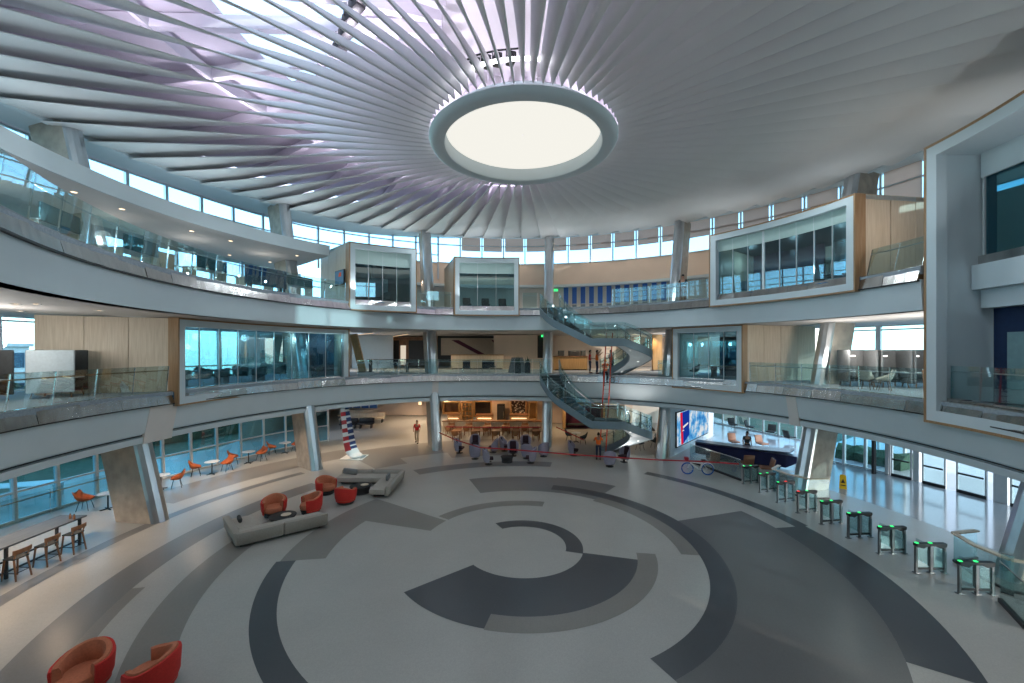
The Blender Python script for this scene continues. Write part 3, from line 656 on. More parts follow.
# ================================================================ lounge pieces on the atrium floor
def tub_chair():
    t = thing('tub_armchair', '', 'armchair')
    def hh(p): return .66 + .16 * max(0, math.cos(p)) ** 1.2
    def arc(p, r): return Vector((r * math.sin(p), -r * math.cos(p) * .96, 0))
    ps = [rad(-128 + 256 * i / 28) for i in range(29)]
    m = MB(); m.skin([[arc(p, .43) + Vector((0, 0, .13)), arc(p, .495) + Vector((0, 0, .3)), arc(p, .52) + Vector((0, 0, hh(p) - .06)), arc(p, .505) + Vector((0, 0, hh(p))), arc(p, .45) + Vector((0, 0, hh(p))), arc(p, .45) + Vector((0, 0, .13))] for p in ps], True, True); m.build('shell', M['red'], t, smooth=True)
    m = MB(); m.skin([[arc(p, .46) + Vector((0, 0, .2)), arc(p, .47) + Vector((0, 0, hh(p) - .02)), arc(p, .44) + Vector((0, 0, hh(p) + .035)), arc(p, .36) + Vector((0, 0, hh(p) + .025)), arc(p, .32) + Vector((0, 0, hh(p) - .05)), arc(p, .30) + Vector((0, 0, .4)), arc(p, .34) + Vector((0, 0, .2))] for p in ps], True, True); m.build('back_cushion', M['orange'], t, smooth=True)
    m = MB(); rows = []
    for r, z in ((.02, .2), (.33, .2), (.375, .25), (.385, .36), (.36, .43), (.28, .455), (.02, .46)):
        rows.append([Vector((r * math.sin(2 * math.pi * k / 28) * (1.0 if math.cos(2 * math.pi * k / 28) < .2 else 1.06), r * math.cos(2 * math.pi * k / 28) * (1.18 if math.cos(2 * math.pi * k / 28) > 0 else .9), z)) for k in range(28)])
    m.skin(rows, True, True); m.build('seat_cushion', M['orange'], t, smooth=True)
    m = MB(); m.lathe([(.36, 0), (.38, .02), (.38, .11), (.42, .14), (.42, .2), (.3, .2)], n=28); m.build('plinth', M['dark'], t, smooth=True)
    return t
kit = Kit(tub_chair)
def look(dx, dy): return math.atan2(-dx, dy)
for x, y, d, lb in ((-10.5, 18.0, (.5, -1), 'red shell tub armchair beside the round coffee table, facing the nearer sofa'),
                    (-9.05, 18.35, (-.75, -.65), 'red shell tub armchair between the two coffee tables, turned to the nearer one'),
                    (-9.45, 20.75, (.8, -.5), 'red shell tub armchair turned to the farther coffee table and sofa'),
                    (-7.95, 19.5, (.25, 1), 'red tub armchair showing its plain red back, facing the farther sofa'),
                    (-9.2, 8.75, (.25, -1), 'big red and terracotta tub armchair standing alone near the viewer, seat fully visible'),
                    (-7.72, 8.75, (-1, -.12), 'big red tub armchair near the viewer, turned sideways with its red shell showing')):
    kit.put((x, y, .006), look(*d), lb, 'tub armchairs on the atrium floor')
def sofa(label, corner, d1, l1, d2, l2, dep1, dep2, hb=.58):
    # corner of the two backrests, unit directions of both legs
    t = thing('corner_sofa', label, 'sofa', (corner[0], corner[1], .006), 0); o = Vector((0, 0, 0)); a = Vector((*d1, 0)).normalized(); b = Vector((*d2, 0)).normalized()
    def slabp(name, p, u, lu, v, lv, z0, z1, mt, r=.05, lean=Vector((0, 0, 0))):
        m = MB(); k = r; us, vs = [(0, k), (k, 0), (lu - k, 0), (lu, k), (lu, lv - k), (lu - k, lv), (k, lv), (0, lv - k)], None
        rows = []
        for z, ins in ((z0, k * .4), (z0 + k * .5, 0), (z1 - k, 0), (z1 - k * .3, k * .35), (z1, k)):
            cu, cv = lu / 2, lv / 2
            rows.append([p + u * (cu + (q - cu) * (1 - ins / cu)) + v * (cv + (w - cv) * (1 - ins / cv)) + Vector((0, 0, z)) + lean * ((z - z0) / (z1 - z0)) for q, w in us])
        m.skin(rows, True, True); return m.build(name, M[mt], t, smooth=True)
    h1 = l1 / 2
    slabp('seat_cushion', a * .2 + b * .2, a, l1 - .2, b, dep1 - .2, .15, .41, 'sofaseat')
    slabp('chaise_cushion', b * dep1 + a * .2, a, dep2 - .2, b, l2 - dep1, .15, .41, 'sofaseat')
    slabp('backrest', o, a, h1 - .01, b, .24, .10, hb, 'sofa', lean=-b * .07)
    slabp('backrest', a * (h1 + .01), a, l1 - h1, b, .24, .10, hb, 'sofa', lean=-b * .07)
    slabp('side_backrest', b * .02, b, l2, a, .24, .10, hb, 'sofa', lean=-a * .07)
    slabp('base_frame', a * .12 + b * .12, a, l1 - .3, b, dep1 - .3, .03, .15, 'dark')
    slabp('base_frame', b * dep1 + a * .12, a, dep2 - .3, b, l2 - dep1 - .1, .03, .15, 'dark')
    m = MB()
    for p in (a * .2 + b * .2, a * (l1 - .25) + b * .2, a * (l1 - .25) + b * (dep1 - .25), b * (l2 - .2) + a * .2): m.lathe([(.025, 0), (.025, .05)], p, 8)
    m.build('sofa_feet', M['dark'], t)
    return t
sofa('stone grey corner sofa seen from behind, nearer of the two sofas', (-10.1, 14.9), (.796, .605), 3.15, (-.69, .72), 2.25, .92, 1.0)
sofa('stone grey corner sofa with open side to the atrium, farther of the two sofas', (-6.07, 22.95), (-1, .02), 3.45, (.0, -1), 2.85, 1.0, 1.0)
def pillow(loc, rz, rx, s, mk, label):
    t = tag(MB().rbox((0, 0, 0), s, .07, seg=3).build('scatter_cushion', M[mk], None, smooth='all'), label, 'cushion'); t.location = loc; t.rotation_euler = (rx, 0, rz)
pillow((-10.92, 16.35, .535), .76, .12, (.14, .42, .2), 'darkfelt', 'dark scatter cushion leaning in the corner of the nearer grey sofa')
pillow((-6.56, 21.6, .60), .0, .1, (.14, .5, .3), 'felt', 'dark grey cushion against the side back of the farther grey sofa')
pillow((-8.9, 22.46, .62), 1.5, .1, (.14, .8, .32), 'felt', 'long grey cushion against the back of the farther grey sofa')
def coffee(r):
    t = thing('coffee_table', '', 'table'); m = MB(); m.lathe([(r - .02, .31), (r, .33), (r, .36), (r - .02, .37)], n=36); m.build('tabletop', M['black'], t, smooth=True)
    m = MB(); m.lathe([(r * .86, 0), (r * .86, .02), (r * .8, .05), (r * .9, .31)], n=36); m.build('base', M['dark'], t, smooth=True); return t
o = coffee(.52); o.location = (-9.62, 17.12, .006); o['label'] = 'round black coffee table enclosed by the nearer grey sofa'; o['group'] = 'black coffee tables'
o = coffee(.54); o.location = (-7.75, 20.9, .006); o['label'] = 'round black coffee table in front of the farther grey sofa'; o['group'] = 'black coffee tables'
for loc, lb in (((-9.48, 17.12, .376), 'pale round tray lying on the nearer black coffee table'), ((-7.55, 20.9, .376), 'pale round tray lying on the farther black coffee table')):
    m = MB(); m.lathe([(.16, 0), (.19, .02), (.2, .035), (.17, .03), (.02, .022)], n=20); o = tag(m.build('serving_tray', M['wood'], smooth=True), lb, 'tray'); o.location = loc
# striped winglet sculpture
def winglet():
    t = thing('winglet_sculpture', 'curved aircraft wing tip standing upright, painted in red, white and navy stripes', 'sculpture', (-11.15, 27.6, 0), 0)
    M['navyp'] = mat('navy paint', (.02,.05,.16), .35, var=.05); M['redp'] = mat('red gloss paint', (.42,.03,.04), .35, var=.05); M['whitep'] = mat('white gloss paint', (.72,.74,.75), .3, var=.02)
    # sections along the curve: flat tip near the floor, then sweeping up; chord runs away from the viewer
    C = [(1.0, .14, .55), (.75, .13, .8), (.5, .16, 1.0), (.25, .30, 1.1), (.08, .6, 1.1), (-.02, 1.0, 1.05), (-.1, 1.6, .98), (-.17, 2.2, .9), (-.24, 2.8, .82), (-.3, 3.42, .74)]
    rows = []; N = len(C)
    for i, (x, z, c) in enumerate(C):
        p0, p1 = C[max(i - 1, 0)], C[min(i + 1, N - 1)]; d = Vector((p1[0] - p0[0], 0, p1[1] - p0[1])).normalized(); nn = Vector((d.z, 0, -d.x)); row = []
        for s, th in ((0, 0), (.12, .05), (.4, .07), (.75, .045), (1, 0), (.75, -.045), (.4, -.07), (.12, -.05)):
            row.append(Vector((x + .42 * s * c, -.5 * c + s * c * .85 + .1 * i * 0, z)) + nn * th)
        rows.append(row)
    def at_(u, k): i = min(int(u), N - 2); return rows[i][k].lerp(rows[i + 1][k], u - i)
    m = MB(); K = 8; R = 40; grid = [[at_(min(j / R * (N - 1), N - 1.0001), k) for k in range(K)] for j in range(R + 1)]
    for j in range(R):
        for k in range(K):
            u = j / R
            if u < .42: c = 0
            elif k in (0, 1, 6, 7): c = (1, 0)[(j // 2) % 2] if u > .55 else 1
            else: c = (2, 2, 0)[j % 3]
            m.cur = c; k2 = (k + 1) % K; m.quad(grid[j][k], grid[j][k2], grid[j + 1][k2], grid[j + 1][k])
    m.cur = 0; m.build('wing_skin', [M['whitep'], M['redp'], M['navyp']], t, smooth=True)
    m = MB(); m.rbox((.45, .05, .03), (1.5, 1.3, .06), .02); m.build('floor_plate', M['alu'], t); return t
winglet()
# turnstiles
def turnstile(c1, c2):
    t = thing('turnstile', '', 'turnstile'); Lg = .92
    for x in (-Lg / 2, 0.02, Lg / 2):
        m = MB(); m.beam((x, 0, 0), (x, 0, .9), .06, .07, up=(0, 1, 0)); m.rbox((x, 0, .012), (.16, .14, .024), .008); m.build('post', M['gunmetal'], t)
    m = MB(); m.skin([[Vector((x, -w, .90 - d)), Vector((x, w, .90 - d)), Vector((x, w, .97)), Vector((x, -w, .97))] for x, w, d in ((-.5, .06, .0), (-.47, .07, .04), (-.26, .07, .08), (-.14, .07, .01), (.14, .07, .01), (.26, .07, .08), (.47, .07, .04), (.5, .06, .0))], True, True); m.build('top_housing', M['black'], t)
    m = MB(); m.beam((-Lg / 2, 0, .14), (Lg / 2, 0, .14), .05, .06); m.build('cross_bar', M['dark'], t)
    m = MB(); m.box((-.22, 0, .5), (.36, .014, .66)); m.build('glass_pane', M['glass'], t); m = MB(); m.box((.24, 0, .5), (.36, .014, .66)); m.build('glass_pane', M['glass'], t)
    m = MB(); m.beam((.02, 0, .2), (.02, 0, .86), .11, .09, up=(0, 1, 0)); m.build('gate_motor', M['gunmetal'], t)
    for s in (-1, 1): m = MB(); m.rbox((.02, s * .29, .56), (.014, .42, .7), .006); m.build('gate_wing', M['glass'], t)
    m = MB(); m.rbox((-.44, 0, .98), (.09, .08, .025), .008); m.build('indicator_lamp', M[c1], t); m = MB(); m.rbox((.0, 0, .98), (.09, .08, .025), .008); m.build('indicator_lamp', M[c2], t)
    return t
kits = {k: Kit(lambda k=k: turnstile(*k)) for k in (('green', 'green'), ('green', 'redled'), ('redled', 'green'))}
TS = [((740.4,483.4),(760.7,483.4)), ((757.1,492.3),(777.4,491.6)), ((774.9,502.3),(796.2,501.2)), ((795.2,513),(818.3,511.9)), ((818.7,524.7),(843.6,523)), ((846,538.6),(872.4,536.8)), ((878,554.6),(905.5,552.8)), ((915.5,574),(944.6,571.7)), ((959.6,595.5),(991.6,593))]
tsl = ['steel turnstile closest to the white bicycle, first of the row', 'steel turnstile with green lamps, second in the row from the white bicycle', 'turnstile with a red lamp at its middle, third from the white bicycle', 'turnstile with a red lamp at its end in front of the concrete column', 'green lit turnstile, next after the red lamped one by the column', 'green lit turnstile in front of the yellow floor sign', 'green lit turnstile, third from the glass screen at the end of the row', 'green lit turnstile, second from the glass screen at the end of the row', 'green lit turnstile standing next to the end glass screen']
GATES = []
for i, (a, b) in enumerate(TS):
    p, q = at(*a), at(*b); c = (p + q) / 2; dd = (q - p); u = (pol(0, 1) - pol(0, 0)); ang = math.atan2(c.x - CX, c.y - CY)
    rz = math.atan2(dd.y, dd.x) * .5 + (math.pi / 2 - ang) * .5
    GATES.append(c); kits[('green', 'redled') if i == 2 else ('redled', 'green') if i == 3 else ('green', 'green')].put((c.x, c.y, 0.006), rz, tsl[i], 'turnstiles in a curved row')
def screen(label, p, q, h=1.1):
    t = thing('glass_screen', label, 'glass screen', (p + q) / 2); m = MB(); m.beam(p + Vector((0, 0, .06 + h / 2)), q + Vector((0, 0, .06 + h / 2)), .016, h); m.build('glass_pane', M['glass'], t, world=True)
    m = MB(); m.beam(p + Vector((0, 0, .06)), q + Vector((0, 0, .06)), .09, .12); m.build('base_channel', M['dark'], t, world=True)
    m = MB(); m.beam(p + Vector((0, 0, .08 + h)), q + Vector((0, 0, .08 + h)), .03, .03); m.build('top_rail', M['chrome'], t, world=True)
screen('low glass screen with dark base running on past the last turnstile', at(1000, 602), at(1026, 630)); 
screen('low glass screen between the last turnstile and the guard rail', at(1001, 592), at(1014, 596))
screen('glass screen in front of the navy reception desk, beside the bicycle', at(690, 462), at(741, 481))
# yellow floor sign
t = thing('floor_sign', 'yellow folding caution sign on the polished entrance floor', 'sign', at(843, 488), -.68)
for s in (-1, 1):
    m = MB(); m.skin([[Vector((-.16, s * .2, .0)), Vector((.16, s * .2, .0)), Vector((.16, s * .185, .0)), Vector((-.16, s * .185, .0))], [Vector((-.13, s * .03, .68)), Vector((.13, s * .03, .68)), Vector((.13, s * .015, .68)), Vector((-.13, s * .015, .68))]], True, True); m.build('panel', M['yellow'], t)
m = MB(); m.add([Vector((-.09, -.135, .3)), Vector((.09, -.135, .3)), Vector((0, -.088, .5))], [[0, 1, 2]]); m.add([Vector((-.1, -.17, .16)), Vector((.1, -.17, .16)), Vector((.1, -.158, .21)), Vector((-.1, -.158, .21))], [[0, 1, 2, 3]])
for v in m.v: v.y -= .012
m.build('warning_mark', M['black'], t); m = MB(); m.beam((-.07, 0, .69), (.07, 0, .69), .05, .03); m.build('carry_handle', M['yellow'], t)
# barrier tapes
def tape(label, pts, w=.08):
    m = MB(); P = [Vector(p) for p in pts]; rows = [[p + Vector((0, 0, -w / 2)), p + Vector((0, 0, w / 2)), p + Vector((0, .004, w / 2)), p + Vector((0, .004, -w / 2))] for p in P]; m.skin(rows, True, True); tag(m.build('barrier_tape', M['redp']), label, 'tape')
def pd(x, y, d): return Vector(((x - 512) * d / FPX, d, EYE - (y - HORIZON) * d / FPX))
tape('red barrier tape sagging in front of the lavender chairs towards the turnstiles', [pd(439, 432.5, 29.6), pd(456, 440, 27.2), pd(480, 447.5, 25.2), pd(517.5, 450, 25.1), pd(570, 454.4, 24.9), pd(618, 457.5, 24.3), pd(660, 460, 23.8), pd(700, 461.4, 23.2), pd(739, 464, 22.4)])
tape('taut red barrier tape between the two slim columns in front of the servery', [pd(446, 426.8, 31.4), pd(495, 427.6, 31.8), pd(541, 427.2, 31.6)])
tape('red barrier tape running from the slim column under the stair', [pd(556, 427, 31.6), pd(569, 433, 30.6), pd(584, 440, 29.4)])
# bicycle
def bicycle():
    t = thing('bicycle', 'white bicycle with blue tyres parked behind the red barrier tape', 'bicycle', at(697.5, 474.6), rad(-9))
    for x, nm in ((-.56, 'front_wheel'), (.56, 'rear_wheel')):
        m = MB(); m.tube([Vector((x + .32 * math.cos(2 * math.pi * k / 24), 0, .345 + .32 * math.sin(2 * math.pi * k / 24))) for k in range(24)], .036, 6, closed=True); w = m.build(nm, M['bluetyre'], t, smooth=True)
        m = MB(); m.tube([Vector((x, -.04, .345)), Vector((x, .04, .345))], .03, 8)
        for k in range(12): q = 2 * math.pi * k / 12; m.tube([Vector((x, 0, .345)), Vector((x + .31 * math.cos(q), 0, .345 + .31 * math.sin(q)))], .004, 4)
        m.build('spokes', M['chrome'], w)
    BB, ST, HT, HB, RA, FA = Vector((.12, 0, .3)), Vector((.26, 0, .72)), Vector((-.36, 0, .82)), Vector((-.4, 0, .66)), Vector((.56, 0, .345)), Vector((-.56, 0, .345))
    m = MB()
    for a, b, r in ((BB, HB, .05), (BB, ST, .04), (HB + Vector((.01, 0, .06)), ST * .93, .035), (HT, HB, .035), (BB, RA, .022), (ST * .95, RA, .02), (HB, FA, .03)): m.tube([a, b], r, 8)
    m.build('frame', M['whitep'], t, smooth=True)
    m = MB(); m.tube([HT, HT + Vector((-.02, 0, .16))], .016, 6); m.tube([HT + Vector((.06, -.28, .2)), HT + Vector((-.02, -.1, .17)), HT + Vector((-.02, .1, .17)), HT + Vector((.06, .28, .2))], .014, 6); m.build('handlebar', M['chrome'], t, smooth=True)
    m = MB(); m.tube([ST, ST + Vector((.03, 0, .14))], .014, 6); m.rbox((.32, 0, .87), (.26, .15, .06), .025); m.build('saddle', M['black'], t, smooth=True)
    m = MB(); m.lathe([(.09, -.008), (.09, .008)], (0, 0, 0), 14); 
    for v in m.v: v.x, v.y, v.z = v.x + BB.x, v.z + .03, v.y + BB.z
    m.beam(BB + Vector((0, .05, 0)), BB + Vector((.1, .05, -.12)), .02, .02); m.beam(BB + Vector((0, -.05, 0)), BB + Vector((-.1, -.05, .12)), .02, .02); m.build('crank', M['chrome'], t)
    m = MB(); m.tube([RA + Vector((.36 * math.cos(rad(k)), 0, .36 * math.sin(rad(k)))) for k in range(10, 171, 20)], [.03] * 9, 6); m.build('rear_mudguard', M['whitep'], t, smooth=True)
    m = MB(); m.rbox((-.62, 0, .92), (.22, .26, .18), .03); m.build('front_basket', M['redp'], t); return t
M['bluetyre'] = mat('blue tyre rubber', (.02,.12,.42), .6, var=.05)
bicycle()
# lavender wing chairs
def wing(mk='lilac'):
    t = thing('wing_chair', '', 'chair'); ps = [rad(-100 + 200 * i / 14) for i in range(15)]
    def arc(p, r): return Vector((r * math.sin(p), -r * math.cos(p), 0))
    hh = lambda p: .62 + .42 * max(0, math.cos(p * .95)) ** .6
    m = MB(); m.skin([[arc(p, .30) + Vector((0, 0, .16)), arc(p, .38) + Vector((0, 0, .45)), arc(p, .40) + Vector((0, 0, hh(p))), arc(p, .34) + Vector((0, 0, hh(p) + .01)), arc(p, .31) + Vector((0, 0, .45)), arc(p, .26) + Vector((0, 0, .16))] for p in ps], True, True); m.build('shell', M[mk], t, smooth=True)
    m = MB(); m.rbox((0, -.24, .70), (.42, .10, .55), .05, rx=.12); m.build('back_cushion', M['plum'], t, smooth=True)
    m = MB(); m.rbox((0, .04, .38), (.52, .54, .14), .05); m.build('seat_cushion', M['plum'], t, smooth=True)
    m = MB(); m.lathe([(.24, 0.0), (.25, .02), (.05, .04), (.045, .16), (.2, .18)], n=16); m.build('swivel_base', M['dark'], t, smooth=True); return t
kit = Kit(wing)
W = [((459.4,453),(1,-.2),'lavender wing chair at the end next to the slim column, turned sideways'), ((475,449),(0,-1),'lavender wing chair showing its plum back cushion, behind another chair near the servery columns'), ((475,459),(.05,1),'lavender wing chair seen from behind under the sagging tape'),
     ((488.5,464.3),(1,.1),'lavender wing chair turned towards the small black table'), ((493,452.5),(-1,.1),'lavender wing chair with its side to the viewer, back to back with another'), ((504.5,451),(1,-.3),'lavender wing chair of the back to back pair farther from the column'),
     ((513,456),(0,-1),'wing chair with dark plum cushion facing out beside the small black table'), ((525.5,449.5),(-.1,-1),'lavender wing chair showing plum cushion, next to the barrel shaped back'), ((526.5,458.5),(.1,1),'lavender wing chair seen from behind next to the black table'),
     ((530.5,463),(-1,.1),'lavender wing chair turned towards the small black table from the stair side'), ((543.5,456.5),(-.4,1),'lavender wing chair with rounded back turned to the viewer near the slim column'),
     ((573.6,455.5),(1,-.3),'lavender wing chair beside the stair foot with plum cushion'), ((609.5,466.5),(.1,1),'lavender wing chair seen from behind next to the worker in orange'), ((624,462),(-.9,-.5),'wing chair with plum cushion beside the worker in orange')]
for (px, py), d, lb in W: p = at(px, py); kit.put((p.x, p.y, .006), look(*d), lb, 'lavender wing chairs')
m = coffee(.42); p = at(507, 462); m.location = (p.x, p.y, .006); m['label'] = 'small round black table among the lavender wing chairs'
# ================================================================ long high table and stools
t = thing('high_table', 'long smoked oak high table with black legs standing beside the concrete column', 'table', (-16.55, 13.0, 0), rad(1))
m = MB(); m.rbox((0, 0, 1.03), (1.0, 4.9, .06), .015); m.build('tabletop', M['slate'], t)
for y in (-2.25, 0, 2.25):
    for x in (-.42, .42): m = MB(); m.beam((x, y, 0), (x, y, 1.0), .07, .07, up=(0, 1, 0)); m.build('leg', M['dark'], t)
m = MB(); m.beam((.42, -2.25, .22), (.42, 2.25, .22), .05, .05); m.beam((-.42, -2.25, .22), (-.42, 2.25, .22), .05, .05); m.build('foot_rail', M['dark'], t)
def stool():
    t = thing('bar_stool', '', 'stool')
    m = MB(); m.rbox((0, 0, .68), (.42, .4, .05), .03); m.build('seat', M['darkfelt'], t, smooth=True)
    for x in (-.17, .17):
        for y0, y1 in ((.17, .22), (-.15, -.26)): m = MB(); m.tube([Vector((x * 1.2, y1, 0)), Vector((x, y0, .66))], [.022, .028], 8); m.build('leg', M['walnut'], t, smooth=True)
        m = MB(); m.tube([Vector((x, -.15, .66)), Vector((x * 1.1, -.24, .92))], .02, 8); m.build('back_post', M['walnut'], t, smooth=True)
    m = MB(); m.skin([[Vector((.26 * math.sin(q), -.2 - .07 * math.cos(q), z)) for z in (.84, .98)] + [Vector((.235 * math.sin(q), -.175 - .07 * math.cos(q), z)) for z in (.98, .84)] for q in [rad(-80 + 160 * i / 8) for i in range(9)]], True, True); m.build('backrest', M['walnut'], t, smooth=True)
    m = MB(); m.tube([Vector((-.2, .2, .25)), Vector((.2, .2, .25)), Vector((.19, -.22, .25)), Vector((-.19, -.22, .25))], .014, 6, closed=True); m.build('stretcher', M['dark'], t); return t
kit = Kit(stool)
for i, y in enumerate((14.75, 13.9, 13.05, 12.2)):
    kit.put((-15.86, y, 0), rad(88 + 3 * (i % 2)), 'walnut bar stool with dark seat at the high table, %s from the concrete column' % kw[i], 'bar stools along the high table')
for i, (x, y) in enumerate(((-16.35, 15.1), (-16.15, 15.05))):
    m = MB(); m.lathe([(.035, 0), (.04, .02), (.034, .12), (.02, .15), (.024, .19)], n=12); o = tag(m.build('sauce_bottle', M['walnut'], smooth=True), ('slim brown bottle near the end of the high table, closer to its edge', 'slim brown bottle near the end of the high table, farther from its edge')[1 - i], 'bottle'); o.location = (x, y, 1.06)
# ================================================================ café sets by the glazing
def cafe_table():
    t = thing('cafe_table', '', 'table'); m = MB(); m.lathe([(.36, .715), (.38, .725), (.38, .74), (.36, .75)], n=28); m.build('tabletop', M['table'], t, smooth=True)
    m = MB(); m.tube([Vector((0, 0, .03)), Vector((0, 0, .715))], .03, 10); m.build('column', M['dark'], t, smooth=True)
    m = MB()
    for k in range(4): q = rad(45 + 90 * k); m.beam((0, 0, .03), (.28 * math.cos(q), .28 * math.sin(q), .015), .05, .03)
    m.build('base', M['dark'], t); return t
def shell_chair(mk, lk='dark'):
    t = thing('shell_chair', '', 'chair'); rows = []
    for i in range(9):                                          # bucket section from front lip over the seat up the back
        u = i / 8; y = .25 - .5 * min(1, u * 1.7) + (-.10 * max(0, u - .6) / .4); z = .46 - .04 * math.sin(min(1, u * 1.7) * math.pi) + max(0, u - .52) / .48 * .38
        wd = .24 + .05 * math.sin(u * math.pi); up = .20 * (.25 + math.sin(min(1, u * 1.15) * math.pi * .8)) * (1 - max(0, u - .75) * 2)
        rows.append([Vector((-wd, y, z + up)), Vector((-wd * .8, y, z + up * .35)), Vector((-wd * .4, y - .01, z)), Vector((0, y - .015, z - .005)), Vector((wd * .4, y - .01, z)), Vector((wd * .8, y, z + up * .35)), Vector((wd, y, z + up))])
    m = MB(); m.skin(rows); s = m.build('seat_shell', M[mk], t, smooth=True); md = s.modifiers.new('thick', 'SOLIDIFY'); md.thickness = .025
    for sx in (-1, 1):
        for sy in (-1, 1): m = MB(); m.tube([Vector((sx * .15, sy * .13, .43)), Vector((sx * .22, sy * .22, 0))], .014, 6); m.build('leg', M[lk], t)
    return t
ct, sc = Kit(cafe_table), Kit(lambda: shell_chair('rust'))
def cset(px, py, who, chairs):
    p = at(px, py); ct.put((p.x, p.y, 0), .3, 'white café table by the glass, ' + who, 'café tables along the glass')
    for j, (dx, dy) in enumerate(chairs):
        sc.put((p.x + dx, p.y + dy, 0), look(-dx, -dy) + .25, 'rust shell chair at the café table ' + who + (', window side' if j else ', inner side'), 'rust shell chairs')
cset(212, 474, 'between the first and second concrete columns', ((-.72, -.3), (.45, .62)))
cset(248.5, 463, 'one place before the second concrete column', ((-.75, -.3), (.45, .62)))
cset(285, 453, 'directly beside the second concrete column', ((-.72, -.3), (.5, .58)))
cset(161, 489, 'right behind the big concrete column', ((.62, .25), ))
cset(108, 509, 'near the high table', ((-.95, -.1), ))
rl = railing('timber topped guard rail along the tinted ground floor glazing', lambda q: RW(q, 0) - .45, 0.0, -136, -76, 0, 'woodedge', pitch=6)
# ================================================================ reception
t = thing('reception_desk', 'long dark navy reception desk with sharply tapered end', 'desk', (14.9, 26.3, 0), math.atan2(24.9 - 28.2, 17.1 - 12.6))
m = MB(); m.skin([[Vector((x, -w, z0)), Vector((x, w, z0)), Vector((x, w * .9, z1)), Vector((x, -w * 1.25, z1))] for x, w, z0, z1 in ((-2.8, .32, .3, 1.0), (-1, .36, .22, 1.0), (1, .42, .2, 1.0), (2.3, .42, .2, .98), (2.85, .2, .5, .9))], True, True); m.build('desk_body', M['navy'], t)
m = MB(); m.skin([[Vector((x, y0, z)), Vector((x, y1, z)), Vector((x, y1, z + .05)), Vector((x, y0, z + .05))] for x, y0, y1, z in ((-2.85, -.3, .5, 1.02), (0, -.42, .62, 1.02), (2.5, -.3, .9, 1.08), (2.7, .4, .95, 1.12))], True, True); m.build('worktop', M['navy'], t)
m = MB(); m.box((-.1, .05, .1), (4.2, .35, .24)); m.build('recessed_plinth', M['dark'], t)
def lounge_chair(mk, lk='chrome'):
    t = thing('lounge_chair', '', 'chair'); m = MB(); m.rbox((0, .02, .38), (.62, .6, .12), .04); m.build('seat', M[mk], t, smooth=True)
    m = MB(); m.rbox((0, -.33, .66), (.60, .10, .58), .04, rx=.25); m.build('backrest', M[mk], t, smooth=True)
    for s in (-1, 1): m = MB(); m.tube([Vector((s * .3, .28, 0)), Vector((s * .3, .26, .34)), Vector((s * .3, -.28, .34)), Vector((s * .3, -.3, 0))], .016, 6); m.build('leg_frame', M[lk], t)
    return t
kb, kd = Kit(lambda: lounge_chair('brownl')), Kit(lambda: lounge_chair('darkfelt'))
M['brownl'] = mat('tan leather', (.30, .14, .08), .5, var=.08)
for (x, y), d, lb in (((713, 466), (.1, 1), 'tan leather chair in front of the navy reception desk, closer to the bicycle'), ((747, 469), (.2, 1), 'tan leather chair in front of the navy reception desk, closer to the turnstiles'), ((766, 474), (-1, .3), 'tan leather seat turned sideways by the reception desk and turnstiles'),
                      ((734, 446.5), (0, -1), 'tan ribbed lounge chair behind the reception desk, closer to the wall screen'), ((762, 448.5), (.2, -1), 'tan ribbed lounge chair behind the reception desk, farther from the wall screen')):
    p = at(x, y); kb.put((p.x, p.y, 0), look(*d), lb, 'tan chairs of the reception')
for (x, y), d, lb in (((733, 428.5), (0, -1), 'black lounge chair by the far glazing, nearest the wall screen'), ((750, 431), (.8, -.8), 'black lounge chair by the far glazing, second from the wall screen'), ((771, 436), (-.8, -.8), 'black lounge chair by the far glazing, third from the wall screen'), ((790, 442), (.9, .1), 'black reclined chair by the far glazing close to the concrete column')):
    p = at(x, y); kd.put((p.x, p.y, 0), look(*d), lb, 'black lounge chairs by the glazing')
# wall with the picture screen
a, b = Vector((10.75, 27.7, 0)), Vector((17.2, 34.8, 0)); d = (b - a).normalized(); n = Vector((d.y, -d.x, 0))
m = MB(); m.hexa([a, b, b - n * .6, a - n * .6] + [p + Vector((0, 0, 3.45)) for p in (a, b, b - n * .6, a - n * .6)]); struct(m.build('wall_screen_side', M['white']))
t = thing('video_wall', 'large bright video wall showing blue clouds with a red and a navy stripe', 'screen', a + d * 4.4 + n * .08 + Vector((0, 0, .55)), math.atan2(d.y, d.x))
m = MB(); m.box((0, .05, 1.18), (7.0, .1, 2.5)); m.build('casing', M['dark'], t)
def cloud_screen():
    m = emit('cloud picture', (1, 1, 1), 1.0); nt = m.node_tree; tc = nt.nodes.new('ShaderNodeTexCoord'); nz = nt.nodes.new('ShaderNodeTexNoise'); nz.inputs['Scale'].default_value = 1.1; nz.inputs['Detail'].default_value = 7; nz.inputs['Roughness'].default_value = .62
    r = nt.nodes.new('ShaderNodeValToRGB'); r.color_ramp.elements[0].position = .36; r.color_ramp.elements[0].color = (.02, .18, .62, 1); r.color_ramp.elements[1].position = .60; r.color_ramp.elements[1].color = (.95, .98, 1, 1)
    k = r.color_ramp.elements.new(.47); k.color = (.12, .48, .88, 1); L(nt, tc.outputs['Object'], nz.inputs['Vector']); L(nt, nz.outputs['Fac'], r.inputs['Fac']); L(nt, r.outputs['Color'], nt.nodes['Emission'].inputs['Color']); nt.nodes['Emission'].inputs['Strength'].default_value = 1.1; return m
m = MB(); m.quad((-3.4, -.004, 0), (3.4, -.004, 0), (3.4, -.004, 2.36), (-3.4, -.004, 2.36)); pic = m.build('picture', cloud_screen(), t)
